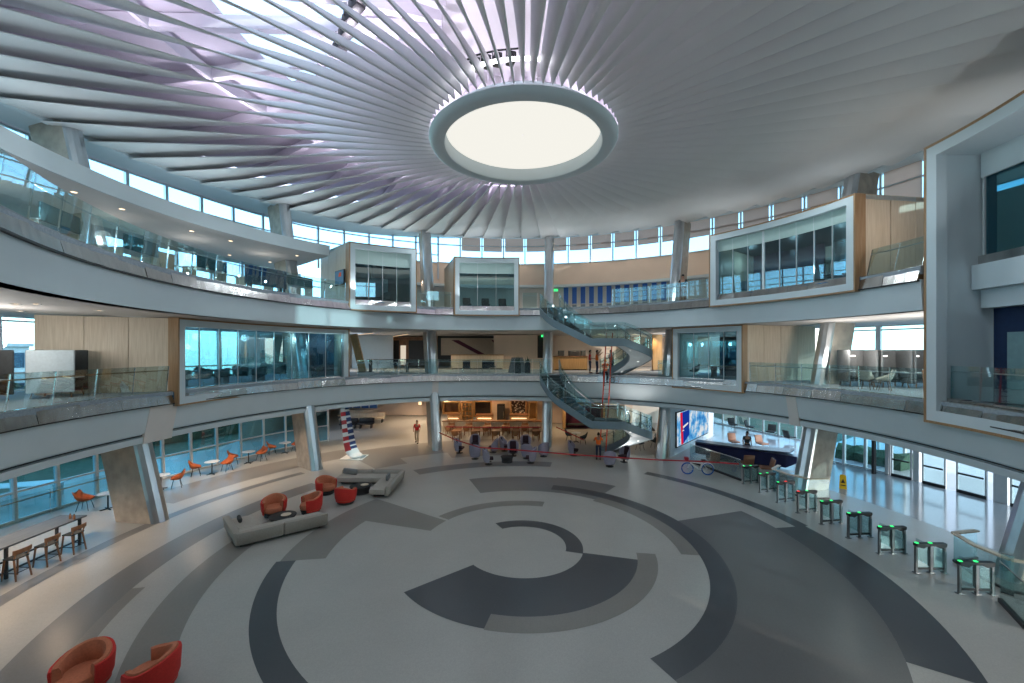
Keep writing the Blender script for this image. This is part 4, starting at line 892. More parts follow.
m = MB(); m.quad((-2.62, -.012, .02), (-2.2, -.012, .02), (-2.42, -.012, 2.3), (-2.84, -.012, 2.3)); m.build('red_stripe', emit('screen red', (.85, .02, .06), 1), pic)
m = MB(); m.quad((-2.2, -.012, .02), (-1.0, -.012, .5), (-1.0, -.012, 2.34), (-2.42, -.012, 2.3)); m.build('navy_stripe', emit('screen navy', (.01, .05, .42), 1), pic)
m = MB(); m.add([(-2.3, -.02, 1.12), (-1.25, -.02, 1.34), (-1.25, -.02, 1.46), (-2.3, -.02, 1.3)], [[0, 1, 2, 3]]); m.add([(-2.5, -.02, .95), (-2.05, -.02, .95), (-2.25, -.02, 1.06)], [[0, 1, 2]]); m.build('white_emblem', emit('screen white', (1, 1, 1), 1), pic)
# ================================================================ entrance doors
em = MB(); disc_sector(em, 17.2, 23.3, 61, 131, .003, 2); struct(em.build('floor_entry', M['polished']))
glazing('window_18', 'window_19', 60, 68.2, 0, 3.45, 2.75, (.08, 2.5, 3.4), 'winglass', bar=.12)
glazing('window_20', 'window_21', 68.2, 131, 2.55, 3.45, 4.0, (2.55, 3.42), 'winglass', bar=.12)
def door(a, b, lb):
    t = thing('entrance_door', lb, 'door', pol((a + b) / 2, 23.2, 0)); P = lambda q, z, dd=0: pol(q, 23.2 + dd, z); g = MB(); g.skin([[P(a + .15, .1), P(a + .15, 2.5), P(a + .15, 2.5, .03), P(a + .15, .1, .03)], [P(b - .15, .1), P(b - .15, 2.5), P(b - .15, 2.5, .03), P(b - .15, .1, .03)]], True, True); g.build('glass_pane', M['glass'], t, world=True)
    m = MB(); m.beam(P(a, .08), P(b, .08), .09, .16); m.build('bottom_rail', M['dark'], t, world=True)
    m = MB(); m.beam(P(a + .2, 1.0, -.08), P(b - .2, 1.0, -.08), .05, .09); m.build('push_bar', M['dark'], t, world=True)
    m = MB(); m.beam(P(a + .05, 0), P(a + .05, 2.55), .07, .08, up=pol(a, 1) - pol(a, 0)); m.build('stile', M['alu'], t, world=True)
    m = MB(); m.beam(P(b - .05, 0), P(b - .05, 2.55), .07, .08, up=pol(b, 1) - pol(b, 0)); m.build('stile', M['alu'], t, world=True)
ol = ['glazed entrance door next to the planted window corner', 'glazed entrance door, second from the planted window corner', 'glazed entrance door in the bright middle of the entrance front', 'glazed entrance door before the wide white post', 'glazed entrance door just past the wide white post', 'glazed entrance door at the end of the row of doors']
for i, (a, b) in enumerate(((68.7, 71), (72.2, 74.6), (75.7, 78.5), (80.6, 83.4), (84.2, 87), (87.8, 90.6))): door(a, b, ol[i])
m = MB()
for q in (68.2, 71.4, 79.6): m.beam(pol(q, 23.4, 0), pol(q, 23.4, 3.45), .5 if q == 79.6 else .26, .3, up=pol(q, 1) - pol(q, 0))
struct(m.build('trim_11', M['alu']))
g0, g1 = Vector((19.6, 42.5, 0)), Vector((25.6, 26.6, 0)); m = MB()
for k in range(13):
    p = g0.lerp(g1, k / 12); m.beam(p, p + Vector((0, 0, 3.6)), .1, .16, up=(0, 1, 0))
for z in (.06, 1.2, 2.4, 3.5): m.beam(g0 + Vector((0, 0, z)), g1 + Vector((0, 0, z)), .08, .08)
struct(m.build('window_22', M['alu'])); m = MB(); m.quad(g0, g1, g1 + Vector((0, 0, 3.6)), g0 + Vector((0, 0, 3.6))); struct(m.build('window_23', M['winglass']))
m = MB(); m.add([Vector((12.6, 28.6, .005)), Vector((17.5, 24.2, .005)), Vector((21.6, 24.6, .005)), Vector((25.6, 26.6, .005)), Vector((19.6, 42.5, .005)), Vector((17.4, 35, .005))], [[0, 1, 2, 3, 4, 5]]); struct(m.build('floor_reception', M['polished']))
m = MB(); m.beam(pol(67.2, 22.7, 0), pol(67.2, 22.7, 2.2), .12, .2, up=pol(76, 1) - pol(76, 0)); tag(m.build('dark_pylon', M['dark']), 'slim dark upright standing before the planted window corner', 'pylon')
# ================================================================ servery and dining behind the atrium (ground floor)
def px_(x, d): return (x - 512) * d / FPX
def pz_(y, d): return EYE - (y - HORIZON) * d / FPX
def counter(label, x0, x1, d, h, wd, strip=True, mt='woodwarm', cat='counter'):
    t = thing('serving_counter', label, cat, ((x0 + x1) / 2, d, 0)); w = x1 - x0
    m = MB(); m.rbox((0, 0, h / 2 - .03), (w, wd, h - .06), .03); m.build('body', M[mt], t); m = MB(); m.rbox((0, -.03, h), (w + .1, wd + .14, .06), .015); m.build('worktop', M['walnut'], t)
    if strip: m = MB(); m.box((0, -wd / 2 - .02, h * .72), (w * .82, .03, .10)); m.build('light_strip', M['warmstrip'], t)
    return t
for x0, x1, lb in ((448, 460, 'timber serving counter with a glowing strip, first from the walking person'), (476.5, 493, 'timber serving counter with a glowing strip below the dark kitchen recess'), (510, 528, 'timber serving counter with a glowing strip below the bright patterned wall')):
    D = 39.0; counter(lb, px_(x0, D), px_(x1, D), D, 1.15, .8)
t = counter('long low timber front running along the whole servery', px_(443, 36.6), px_(545, 36.6), 36.6, .95, .5, False, 'wood')
def niche(name, label, x0, x1, y0, y1, d, mt, frame='woodwarm', cat='niche', dep=.7):
    X0, X1, z0, z1 = px_(x0, d), px_(x1, d), max(0, pz_(y1, d)), min(pz_(y0, d), 3.44); t = thing(name, label, cat, ((X0 + X1) / 2, d, z0)); w, h = X1 - X0, z1 - z0
    m = MB(); m.box((0, dep, h / 2), (w, .05, h)); m.build('back_panel', M[mt], t)
    for s in (-1, 1): m = MB(); m.box((s * w / 2, dep / 2, h / 2), (.1, dep, h)); m.build('side_panel', M[frame], t)
    m = MB(); m.box((0, dep / 2, h - .05), (w, dep, .1)); m.build('top_panel', M[frame], t); m = MB(); m.box((0, dep / 2, .04), (w, dep, .08)); m.build('bottom_panel', M[frame], t); return t, w, h
M['pattern'] = None
def chk(name, a, b_, sc, strength=0.0):
    m, nt, b = _nt(name); tc = nt.nodes.new('ShaderNodeTexCoord'); v = nt.nodes.new('ShaderNodeTexVoronoi'); v.inputs['Scale'].default_value = sc; r = nt.nodes.new('ShaderNodeValToRGB'); r.color_ramp.interpolation = 'CONSTANT'
    r.color_ramp.elements[0].color = (*a, 1); r.color_ramp.elements[1].position = .42; r.color_ramp.elements[1].color = (*b_, 1); L(nt, tc.outputs['Object'], v.inputs['Vector']); L(nt, v.outputs['Distance'], r.inputs['Fac']); L(nt, r.outputs['Color'], b.inputs['Base Color']); return m
M['pattern'] = chk('black and white patterned tile', (.75, .70, .6), (.05, .04, .04), 5.0)
niche('servery_recess', 'dark kitchen recess with oven in the servery wall', 474, 491, 401, 417, 39.85, 'dark')
t, w, h = niche('servery_shelving', 'open timber shelving with lit square compartments', 461.8, 472, 402, 421, 39.8, 'cream')
for k in range(1, 4): m = MB(); m.box((0, .3, h * k / 4), (w, .6, .06)); m.build('shelf', M['woodwarm'], t)
for k in (1, 2): m = MB(); m.box((-w / 2 + w * k / 3, .3, h / 2), (.06, .6, h)); m.build('divider', M['woodwarm'], t)
niche('servery_recess', 'bright servery recess with black and white patterned tiles', 511, 526, 400, 419, 39.8, 'pattern')
niche('servery_recess', 'dark timber recess at the end of the servery next to the walking person', 443, 459, 402, 414, 39.85, 'walnut')
niche('servery_recess', 'timber shelf recess at the stair end of the servery', 529, 537, 402, 420, 39.8, 'woodwarm')
t = thing('drinks_fridge', 'tall black drinks fridge in the servery wall', 'fridge', (px_(501, 39.9), 39.9, 0)); m = MB(); m.rbox((0, 0, 1.0), (.75, .7, 2.0), .03); m.build('cabinet', M['black'], t); m = MB(); m.rbox((0, -.37, 1.1), (.6, .03, 1.5), .01); m.build('glass_door', M['dark'], t); m = MB(); m.beam((.24, -.41, .7), (.24, -.41, 1.4), .03, .03, up=(0, 1, 0)); m.build('door_handle', M['chrome'], t)
def plain_chair(): return shell_chair('rustwood', 'walnut')
pc = Kit(plain_chair); dt = Kit(lambda: dining_table())
def dining_table():
    t = thing('dining_table', '', 'table'); m = MB(); m.rbox((0, 0, .74), (.7, .7, .04), .015); m.build('tabletop', M['walnut'], t)
    for x in (-.29, .29):
        for y in (-.29, .29): m = MB(); m.beam((x, y, 0), (x, y, .72), .05, .05, up=(0, 1, 0)); m.build('leg', M['walnut'], t)
    return t
n = 0
for row, (D, xs) in enumerate(((33.3, (457, 476, 496, 516, 536)), (35.2, (450, 468, 487, 506, 525)))):
    for i, x in enumerate(xs):
        X = px_(x, D); dt.put((X, D, 0), .1 * (i % 3 - 1), 'small timber dining table in front of the servery', 'dining tables at the servery')
        for s in (-1, 1): pc.put((X + .04 * s, D + .62 * s, 0), look(.1, -s), 'brown wooden dining chair in front of the servery', 'dining chairs at the servery')
# seating alcove under the stair
t = thing('seating_alcove', 'timber framed alcove with dark inside behind the lower stair', 'alcove', (px_(584, 37.5), 37.5, 0)); w, h = 3.6, 2.3
for s in (-1, 1): m = MB(); m.rbox((s * w / 2, .3, h / 2), (.22, 1.0, h), .08); m.build('side_panel', M['woodwarm'], t, smooth=True)
m = MB(); m.rbox((0, .3, h), (w + .2, 1.0, .24), .1); m.build('top_panel', M['woodwarm'], t, smooth=True); m = MB(); m.box((0, .78, h / 2), (w, .06, h)); m.build('back_panel', M['maroon'], t); m = MB(); m.rbox((0, .4, .42), (w - .3, .6, .12), .04); m.build('bench_seat', M['darkfelt'], t)
dk = Kit(lambda: shell_chair('darkfelt', 'dark')); dtb = Kit(cafe_table)
for i, (x, y, dx, dy) in enumerate(((569, 441, 1, -.3), (583, 444, -1, .2), (629, 441, 1, 0), (645.5, 441, -1, .3), (651, 436, .3, -1), (655, 448, -.3, 1), (640, 450, .8, .6))):
    p = at(x, y); dk.put((p.x, p.y, 0), look(dx, dy), 'dark dining chair seen beneath the curved stair', 'dark chairs beneath the stair')
for x, y in ((576, 442), (636.5, 441), (655.5, 441.5)): p = at(x, y); dtb.put((p.x, p.y, 0), 0, 'round table among dark chairs beneath the curved stair', 'round tables beneath the stair')
m = MB(); m.box((px_(655, 41), 41, 1.75), (6.5, .2, 3.5)); struct(m.build('wall_alcove', M['cream']))
# corridor: windows and benches past the winglet
D = 44.6; t = thing('corridor_screen', 'long blue lit display wall with white frames deep in the corridor', 'display', (px_(361, D), D, 1.0)); m = MB(); m.box((0, .05, .9), (3.6, .1, 1.9)); m.build('back_panel', M['blue'], t)
for k in range(5): m = MB(); m.box((-1.8 + .9 * k, -.02, .9), (.08, .06, 1.9)); m.build('frame_post', M['white'], t)
m = MB(); m.box((0, -.02, 1.2), (3.6, .06, .07)); m.build('frame_rail', M['white'], t)
for i, (x, y, l, mk, lb) in enumerate(((358, 419, 4.0, 'wood', 'long timber bench deep in the corridor, against the blue display'), (362, 422.5, 4.4, 'wood', 'long timber bench in the corridor, in front of another timber bench'), (348.5, 428.5, 1.6, 'black', 'low black seat in the corridor, closer to the winglet sculpture'), (366, 428, 1.4, 'black', 'low black seat in the corridor, closer to the walking person'))):
    p = at(x, y); t = thing('corridor_bench', lb, 'bench', p, .08); m = MB(); m.rbox((0, 0, .42), (l, .7, .14), .04); m.build('seat', M[mk], t, smooth=True)
    m = MB(); m.rbox((0, .32, .65), (l, .12, .5), .04); m.build('backrest', M[mk], t, smooth=True)
    for s in (-1, 1): m = MB(); m.box((s * (l / 2 - .2), 0, .18), (.08, .55, .36)); m.build('leg', M['dark'], t)
m = MB(); m.box((px_(429, 40), 40, 1.8), (.35, .5, 3.5)); m.box((px_(392, 43.5), 45.4, 1.75), (9, .2, 3.4)); struct(m.build('wall_corridor', M['beige']))
t = thing('lit_poster', 'narrow glowing warm panel at the corridor end wall', 'light panel', (px_(419, 43), 43.5, 1.4)); m = MB(); m.rbox((0, 0, .9), (.4, .06, 1.8), .01); m.build('casing', M['dark'], t); m = MB(); m.box((0, -.035, .9), (.34, .01, 1.7)); m.build('light_face', M['warmstrip'], t)
# ================================================================ second floor behind the ring
def zz(y, d): return pz_(y, d)
t = thing('oak_bar', 'long oak bar counter on the second floor with two dark chairs before it', 'counter', (px_(477.5, 38.5), 38.5, Z2)); m = MB(); m.rbox((0, 0, .66), (4.9, .7, 1.3), .02); m.build('body', M['wood'], t); m = MB(); m.rbox((0, 0, 1.34), (5.0, .85, .06), .01); m.build('worktop', M['woodwarm'], t)
m = MB(); m.box((0, -.05, .05), (4.7, .6, .1)); m.build('plinth', M['dark'], t)
t = thing('oak_bar', 'oak counter on the second floor beside the slim column at the stair', 'counter', (px_(570, 36.5), 36.5, Z2)); m = MB(); m.rbox((0, 0, .6), (3.0, .7, 1.2), .02); m.build('body', M['woodwarm'], t); m = MB(); m.rbox((0, 0, 1.23), (3.1, .85, .06), .01); m.build('worktop', M['walnut'], t); m = MB(); m.box((0, -.05, .05), (2.8, .6, .1)); m.build('plinth', M['dark'], t)
nv = Kit(lambda: lounge_chair('darkcloth'))
for i, (x, lb) in enumerate(((466.5, 'dark navy lounge chair before the oak bar, closer to the round backed column'), (486, 'dark navy lounge chair before the oak bar, closer to the stair'), (491.5, 'dark navy lounge chair tucked beside another one before the oak bar'))):
    nv.put((px_(x, 33.5 + (i == 2) * .9), 33.5 + (i == 2) * .9, Z2), look(.1 * i - .1, 1), lb, 'dark chairs before the oak bar')
def boxp(name, label, cat, x0, x1, y0, y1, d, dep, parts):
    X0, X1, z0, z1 = px_(x0, d), px_(x1, d), max(Z2, pz_(y1, d)), min(8.74, pz_(y0, d)); t = thing(name, label, cat, ((X0 + X1) / 2, d, z0)); w, h = X1 - X0, z1 - z0
    for nm, mk, (a, b, c, e), y, th in parts: m = MB(); m.rbox((-w / 2 + w * (a + b) / 2, y, h * (c + e) / 2), (w * (b - a), th, h * (e - c)), .01); m.build(nm, M[mk], t)
    return t
M['mural'] = mat('warm mural ground', (.60, .50, .40), .6, var=.05)
t = boxp('wall_mural', 'wide wall picture with maroon diagonal bands behind the oak bar', 'mural', 438, 500, 336, 362, 42, .1, (('panel', 'mural', (0, 1, 0, 1), 0, .1), ('frame_top', 'dark', (0, 1, .92, 1), -.08, .1), ('frame_side', 'dark', (0, .05, 0, 1), -.08, .1), ('frame_side', 'dark', (.95, 1, 0, 1), -.08, .1), ('lower_ledge', 'dark', (0, 1, 0, .26), -.1, .14)))
m = MB(); w = px_(500, 42) - px_(438, 42); 
for x0, x1, ww in ((-1.8, .9, .75), (2.3, 3.6, .6)): m.quad((x0, -.07, 2.25), (x0 + ww, -.07, 2.25), (x1 + ww, -.07, .8), (x1, -.07, .8))
m.build('maroon_band', M['maroon'], t)
M['warmstrip2'] = emit('pale fridge light', (1, .86, .68), 1.0)
boxp('dark_cabinet', 'dark cabinet wall with a lit glass fridge on the second floor', 'cabinet', 391, 428, 337.5, 366, 41, .5, (('carcass', 'walnut', (0, 1, 0, 1), .3, .5), ('dark_opening', 'black', (.0, .22, 0, .9), 0, .1), ('lit_fridge', 'warmstrip2', (.26, .40, .05, .72), 0, .1), ('glazed_opening', 'dark', (.48, .95, 0, .9), 0, .1)))
m = MB(); m.box((px_(372, 40), 40.2, 7.1), (4.0, .2, 3.25)); struct(m.build('wall_pale', M['feltlight']))
m = MB(); m.box((px_(522, 39), 39.2, 7.1), (5.4, .2, 3.25)); m.box((px_(575, 40.5), 40.5, 7.1), (8, .2, 3.25)); struct(m.build('wall_lobby', M['beige']))
t = thing('timber_post', 'slanted timber post on the second floor beside the long meeting room', 'post', (px_(358, 33), 33, Z2)); m = MB(); m.beam((0.4, 0, 0.04), (-.35, 0, 3.05), .55, .25, up=(0, 1, 0)); m.build('shaft', M['woodwarm'], t); m = MB(); m.rbox((.4, 0, .03), (.8, .5, .06), .01); m.build('base_plate', M['dark'], t)
t = thing('timber_post', 'upright timber post on the second floor behind the curved stair', 'post', (px_(657, 36), 36, Z2)); m = MB(); m.beam((0, 0, 0.03), (0, 0, 3.15), .8, .4, up=(0, 1, 0)); m.build('shaft', M['woodwarm'], t); m = MB(); m.rbox((0, 0, .03), (1, .6, .06), .01); m.build('base_plate', M['dark'], t)
boxp('dark_doorway', 'dark doorway beneath a green exit sign on the second floor', 'doorway', 537.5, 546, 335, 358, 38.6, .2, (('opening', 'black', (.06, .94, 0, .96), .02, .06), ('door_frame', 'walnut', (0, 1, 0, 1), .1, .06)))
t = thing('high_table', 'long dark high table on the second floor beside white legged stools', 'table', (px_(389, 33.2), 33.2, Z2)); m = MB(); m.rbox((0, 0, 1.03), (3.4, .8, .05), .01); m.build('tabletop', M['slate'], t)
for x in (-1.5, 1.5): m = MB(); m.box((x, 0, .5), (.08, .6, 1.0)); m.build('leg', M['dark'], t)
def wstool():
    t = thing('counter_stool', '', 'stool'); m = MB(); m.lathe([(.17, .70), (.19, .72), (.19, .75), (.02, .76)], n=16); m.build('seat', M['white'], t, smooth=True)
    for k in range(4): q = rad(45 + 90 * k); m = MB(); m.tube([Vector((.1 * math.cos(q), .1 * math.sin(q), .7)), Vector((.2 * math.cos(q), .2 * math.sin(q), 0))], .016, 6); m.build('leg', M['white'], t)
    m = MB(); m.tube([Vector((.16 * math.cos(rad(k * 30)), .16 * math.sin(rad(k * 30)), .28)) for k in range(12)], .01, 5, closed=True); m.build('foot_ring', M['chrome'], t); return t
ws = Kit(wstool)
for i, x in enumerate((378, 385, 392, 399, 406)): ws.put((px_(x, 32.5), 32.5, Z2), 0, 'white counter stool in the row at the dark second floor high table', 'white counter stools')
def sign_exit(p, lb):
    t = thing('exit_sign', lb, 'sign', p); m = MB(); m.rbox((0, 0, 0), (.42, .05, .22), .01); m.build('casing', M['green'], t)
    c = bpy.data.curves.new('exit_text', 'FONT'); c.body = 'EXIT'; c.size = .17; c.align_x = 'CENTER'; c.align_y = 'CENTER'; c.extrude = .003; c.materials.append(M['white']); tmp = bpy.data.objects.new('tmp', c); COL.objects.link(tmp); bpy.context.view_layer.update(); o = bpy.data.objects.new('lettering', bpy.data.meshes.new_from_object(tmp.evaluated_get(bpy.context.evaluated_depsgraph_get()))); bpy.data.objects.remove(tmp); COL.objects.link(o); o.parent = t; o.location = (0, -.03, 0); o.rotation_euler = (math.pi / 2, 0, 0); return t
sign_exit(Vector((px_(543.5, 38.2), 38.2, 8.62)), 'small green exit sign on the second floor above the dark doorway'); sign_exit(Vector((px_(555.5, 36.8), 36.8, 12.7)), 'small green exit sign on the third floor beside the blue banners')
def linear(p, q, lb):
    t = thing('linear_light', lb, 'light', (p + q) / 2, 0, 'linear ceiling lights'); m = MB(); m.beam(p, q, .12, .08); m.build('housing', M['alu'], t, world=True); m = MB(); m.beam(p - Vector((0, 0, .045)), q - Vector((0, 0, .045)), .09, .01); m.build('diffuser', M['warmstrip'], t, world=True)
for (xa, ya), (xb, yb) in (((350, 335), (373, 332.6)), ((388, 337), (408, 333.6)), ((598, 333.5), (606, 335)), ((633, 333.5), (646, 336))): linear(at(xa, ya, 8.69), at(xb, yb, 8.69), 'warm linear ceiling light under the third floor')
# planters and boxes by the second floor railing
for x, lb in ((518, 'black planter box with green plants at the second floor railing, farther from the stair'), (527.5, 'black planter box with green plants at the second floor railing, closer to the stair')):
    t = thing('planter_box', lb, 'planter', (px_(x, 31.8), 31.8, Z2)); m = MB(); m.rbox((0, 0, .4), (.45, .45, .8), .03); m.build('box', M['dark'], t); m = MB(); rr = random.Random(int(x))
    for k in range(40): q = rr.uniform(0, 6.28); s = rr.uniform(.05, .28); b0 = Vector((s * .5 * math.cos(q), s * .5 * math.sin(q), .8)); tp = b0 + Vector((s * math.cos(q), s * math.sin(q), rr.uniform(.2, .6))); sd = Vector((-math.sin(q), math.cos(q), 0)) * .04; m.add([b0 - sd, b0 + sd, tp], [[0, 1, 2]])
    m.build('foliage', M['leaf'], t)
m = MB(); m.skin([[Vector((px_(508, 33), 33, Z2)), Vector((px_(511.5, 33), 33, Z2 + 1.2)), Vector((px_(523, 33), 33, Z2 + 1.2)), Vector((px_(526, 33), 33, Z2))], [Vector((px_(508, 33), 33.2, Z2)), Vector((px_(511.5, 33), 33.2, Z2 + 1.2)), Vector((px_(523, 33), 33.2, Z2 + 1.2)), Vector((px_(526, 33), 33.2, Z2))]], True, True); tag(m.build('presentation_board', M['felt']), 'pale trapezoid board standing behind the planter boxes', 'board')
for x, w, mk, lb in ((561, .5, 'darkfelt', 'dark stacked crate on the oak counter by the slim column'), (574, 1.0, 'dark', 'wide dark box on the oak counter by the slim column'), (583, .4, 'darkfelt', 'narrow dark box at the end of the oak counter')):
    t = thing('equipment_box', lb, 'box', (px_(x, 36.5), 36.5, Z2 + 1.26)); m = MB(); m.rbox((0, 0, .22), (w, .5, .44), .03); m.build('body', M[mk], t); m = MB(); m.rbox((0, 0, .46), (w + .03, .53, .05), .01); m.build('lid', M['dark'], t)
# ================================================================ high-back booths
def booth(mk='felt', side='feltlight'):
    t = thing('work_booth', '', 'booth')
    def panel(nm, c, s, mk_): m = MB(); m.rbox(c, s, .07, seg=3); m.build(nm, M[mk_], t, smooth=True)
    panel('back_panel', (0, -.62, 1.0), (1.16, .1, 1.62), mk); panel('side_panel', (-.56, 0, 1.0), (.08, 1.3, 1.60), mk); panel('side_panel', (.56, 0, 1.0), (.08, 1.3, 1.60), side)
    m = MB(); m.rbox((0, -.25, .42), (1.02, .62, .16), .05); m.build('seat', M['darkfelt'], t, smooth=True); m = MB(); m.rbox((0, .35, .74), (1.02, .42, .04), .01); m.build('desk_shelf', M['table'], t)
    m = MB(); m.rbox((0, -.56, 1.5), (.34, .04, .05), .01); m.build('reading_light', M['coollight'], t)
    for x in (-.46, .46):
        for y in (-.52, .5): m = MB(); m.tube([Vector((x * 1.08, y * 1.08, 0)), Vector((x, y, .26))], .025, 6); m.build('leg', M['walnut'], t)
    return t
kl = Kit(lambda: booth('darkfelt', 'feltlight')); kr = Kit(lambda: booth('felt', 'felt'))
p = at(40, 398, Z2); kl.put((-17.45, 15.7, Z2), rad(-62), 'charcoal and pale blue high-back booth nearest the oak wall of the long meeting room', 'high-back booths left of the oak wall')
kl.put((-18.3, 13.9, Z2), rad(-70), 'charcoal and pale blue high-back booth standing behind another one, away from the oak wall', 'high-back booths left of the oak wall')
for i, x in enumerate((855, 888, 921)):
    p = at(x, 386.5 + i * .8, Z2); kr.put((p.x + .3, p.y + .25, Z2), rad(162), ('grey high-back work booth nearest the small meeting room', 'grey high-back work booth in the middle of the row of three', 'grey high-back work booth next to the tall white portal')[i], 'grey work booths by the slanted windows')
cc = Kit(lambda: shell_chair('creamp', 'walnut')); M['creamp'] = mat('cream plastic', (.52, .50, .43), .5, var=.04)
for (x, y), d, lb in (((866, 389.5), (.8, .5), 'cream shell chair at the railing before the grey booths, nearer the small meeting room'), ((884, 390.5), (-.8, .5), 'cream shell chair at the railing before the grey booths, nearer the tall portal')):
    p = at(x, y, Z2); cc.put((p.x, p.y, Z2), look(*d), lb, 'cream chairs before the booths')
# conference room furniture
oc = Kit(lambda: office_chair())
def office_chair():
    t = thing('office_chair', '', 'chair'); m = MB(); ps = [rad(-105 + 210 * i / 12) for i in range(13)]; hh = lambda p: .68 + .22 * max(0, math.cos(p))
    m.skin([[Vector((r * math.sin(p), -r * math.cos(p) - 0, z)) for r, z in ((.2, .42), (.31, .5), (.35, hh(p)), (.31, hh(p)), (.26, .5))] for p in ps], True, True); m.build('backrest', M['felt'], t, smooth=True)
    m = MB(); m.rbox((0, .02, .45), (.5, .5, .1), .05); m.build('seat', M['darkfelt'], t, smooth=True); m = MB(); m.tube([Vector((0, 0, .06)), Vector((0, 0, .42))], .03, 8); m.build('gas_lift', M['chrome'], t)
    m = MB()
    for k in range(5): q = rad(72 * k); m.beam((0, 0, .09), (.3 * math.cos(q), .3 * math.sin(q), .05), .045, .03)
    m.build('star_base', M['chrome'], t)
    for k in range(5): q = rad(72 * k); m = MB(); m.ball((.3 * math.cos(q), .3 * math.sin(q), .03), .03, 6, 5); m.build('castor', M['black'], t, smooth=True)
    return t
RL = lambda q: lerp(15.15, 16.75, (q + 80.5) / 37.7)
t = thing('conference_table', 'long dark conference table behind the glass of the long meeting room', 'table', pol(-64, 17.6, 5.48)); P = lambda q, r, z: pol(q, r, 5.48 + z)
m = MB(); m.ring(-77, -57.5, lambda q: [(RL(q) + 1.3, 6.2), (RL(q) + 2.3, 6.2), (RL(q) + 2.3, 6.25), (RL(q) + 1.3, 6.25)], 2); m.build('tabletop', M['slate'], t, world=True)
for q in (-74.5, -67, -60): m = MB(); m.beam(P(q, RL(q) + 1.8, 0), P(q, RL(q) + 1.8, .7), .7, .12, up=pol(q, 1) - pol(q, 0)); m.build('pedestal', M['dark'], t, world=True)
for i, q in enumerate((-76.5, -72.7, -69, -65.2, -61.3, -57.2)):
    p = pol(q, RL(q) + .9, 5.48); oc.put(p, rad(-q) + .2 * (i % 3 - 1), 'grey swivel chair along the conference table, %s from the oak wall' % kw[i], 'swivel chairs at the conference table')
for i, q in enumerate((-74, -68.5, -62)): p = pol(q, RL(q) + 2.75, 5.48); oc.put(p, rad(180 - q), 'grey swivel chair on the window side of the conference table, %s from the oak wall' % kw[i], 'swivel chairs at the conference table')
p = pol(-48.6, 17.7, 5.48); oc.put(p, rad(120), 'single grey swivel chair standing alone near the blue end wall', 'swivel chairs at the conference table')
# lounge seats inside the third floor boxes
lk = Kit(lambda: lounge_chair('darkcloth'))
for i, q in enumerate((-13.5, -8.5, -4)): lk.put(pol(q, 16.6, 10.41), rad(-q) + math.pi, 'dark lounge chair inside the square box, %s from the maroon room' % kw[i], 'dark chairs in the square box')
for i, q in enumerate((57, 63, 70, 74, 79)): oc.put(pol(q, 15.9, 10.4), rad(-q) + .5 * i, 'dark swivel chair inside the long framed room, %s from the stair' % kw[i], 'swivel chairs in the long framed room')
oc.put(pol(-35, 16.2, 10.42), 1.0, 'swivel chair inside the maroon room', 'swivel chairs in the maroon room')
for q, lb in ((44.5, 'swivel chair inside the small meeting room'), ): oc.put(pol(q + .6, 16.3, 5.48), 1.0, lb)
t = thing('conference_table', 'timber table inside the small framed meeting room', 'table', pol(50, 18, 5.48), rad(-50)); m = MB(); m.rbox((0, 0, .73), (2.2, 1.0, .05), .01); m.build('tabletop', M['woodwarm'], t)
for s in (-.9, .9): m = MB(); m.box((s, 0, .36), (.1, .7, .7)); m.build('pedestal', M['dark'], t)
t = thing('conference_table', 'dark table inside the long framed room of the third floor', 'table', pol(67, 17.2, 10.4), rad(-67)); m = MB(); m.rbox((0, 0, .73), (4.2, 1.1, .05), .01); m.build('tabletop', M['slate'], t)
for s in (-1.6, 1.6): m = MB(); m.box((s, 0, .36), (.1, .7, .7)); m.build('pedestal', M['dark'], t)
# ================================================================ third floor open desks
t = thing('wall_television', 'flat television hung on the oak side wall of the maroon room', 'television', pol(-46.75, 15.6, 11.9), rad(46.75) + math.pi / 2)
m = MB(); m.rbox((0, 0, 0), (1.3, .07, .95), .02); m.build('casing', M['black'], t)
m = MB(); m.quad((-.61, .045, -.43), (.61, .045, -.43), (.61, .045, .43), (-.61, .045, .43)); m.build('display', emit('television picture', (.10, .22, .34), .9), t); m = MB(); m.quad((-.3, .05, .05), (.1, .05, .05), (.0, .05, .3), (-.3, .05, .3)); m.build('picture_highlight', emit('television red', (.5, .12, .08), .9), t)
def desk():
    t = thing('office_desk', '', 'desk'); m = MB(); m.rbox((0, 0, .73), (1.7, .8, .04), .01); m.build('worktop', M['table'], t)
    for s in (-1, 1): m = MB(); m.box((s * .8, 0, .36), (.05, .7, .72)); m.build('end_panel', M['wood'], t)
    m = MB(); m.rbox((0, .38, .98), (1.6, .05, .55), .02); m.build('privacy_screen', M['teal'], t); return t
M['teal'] = mat('dark teal fabric', (.03, .09, .11), .9, var=.06)
ok = Kit(desk)
def monitor():
    t = thing('computer_monitor', '', 'monitor'); m = MB(); m.rbox((0, 0, .36), (.62, .04, .38), .012); m.build('casing', M['black'], t); m = MB(); m.tube([Vector((0, .03, .02)), Vector((0, .03, .3))], .02, 8); m.build('stand', M['dark'], t); m = MB(); m.rbox((0, .02, .01), (.26, .2, .02), .006); m.build('foot', M['dark'], t); return t
mk_ = Kit(monitor)
for i, q in enumerate((-101, -88, -75, -65, -56)):
    p = pol(q, 14.9 + .25 * i, Z3); ok.put(p, rad(-q) + math.pi + .1, 'white desk with teal screen on the third floor, %s counted towards the television' % kw[i], 'office desks on the third floor')
    mk_.put(pol(q + 1.2, 14.95 + .25 * i, Z3 + .755), rad(-q), 'black computer monitor on the %s third floor desk counted towards the television' % kw[i], 'monitors on the third floor')
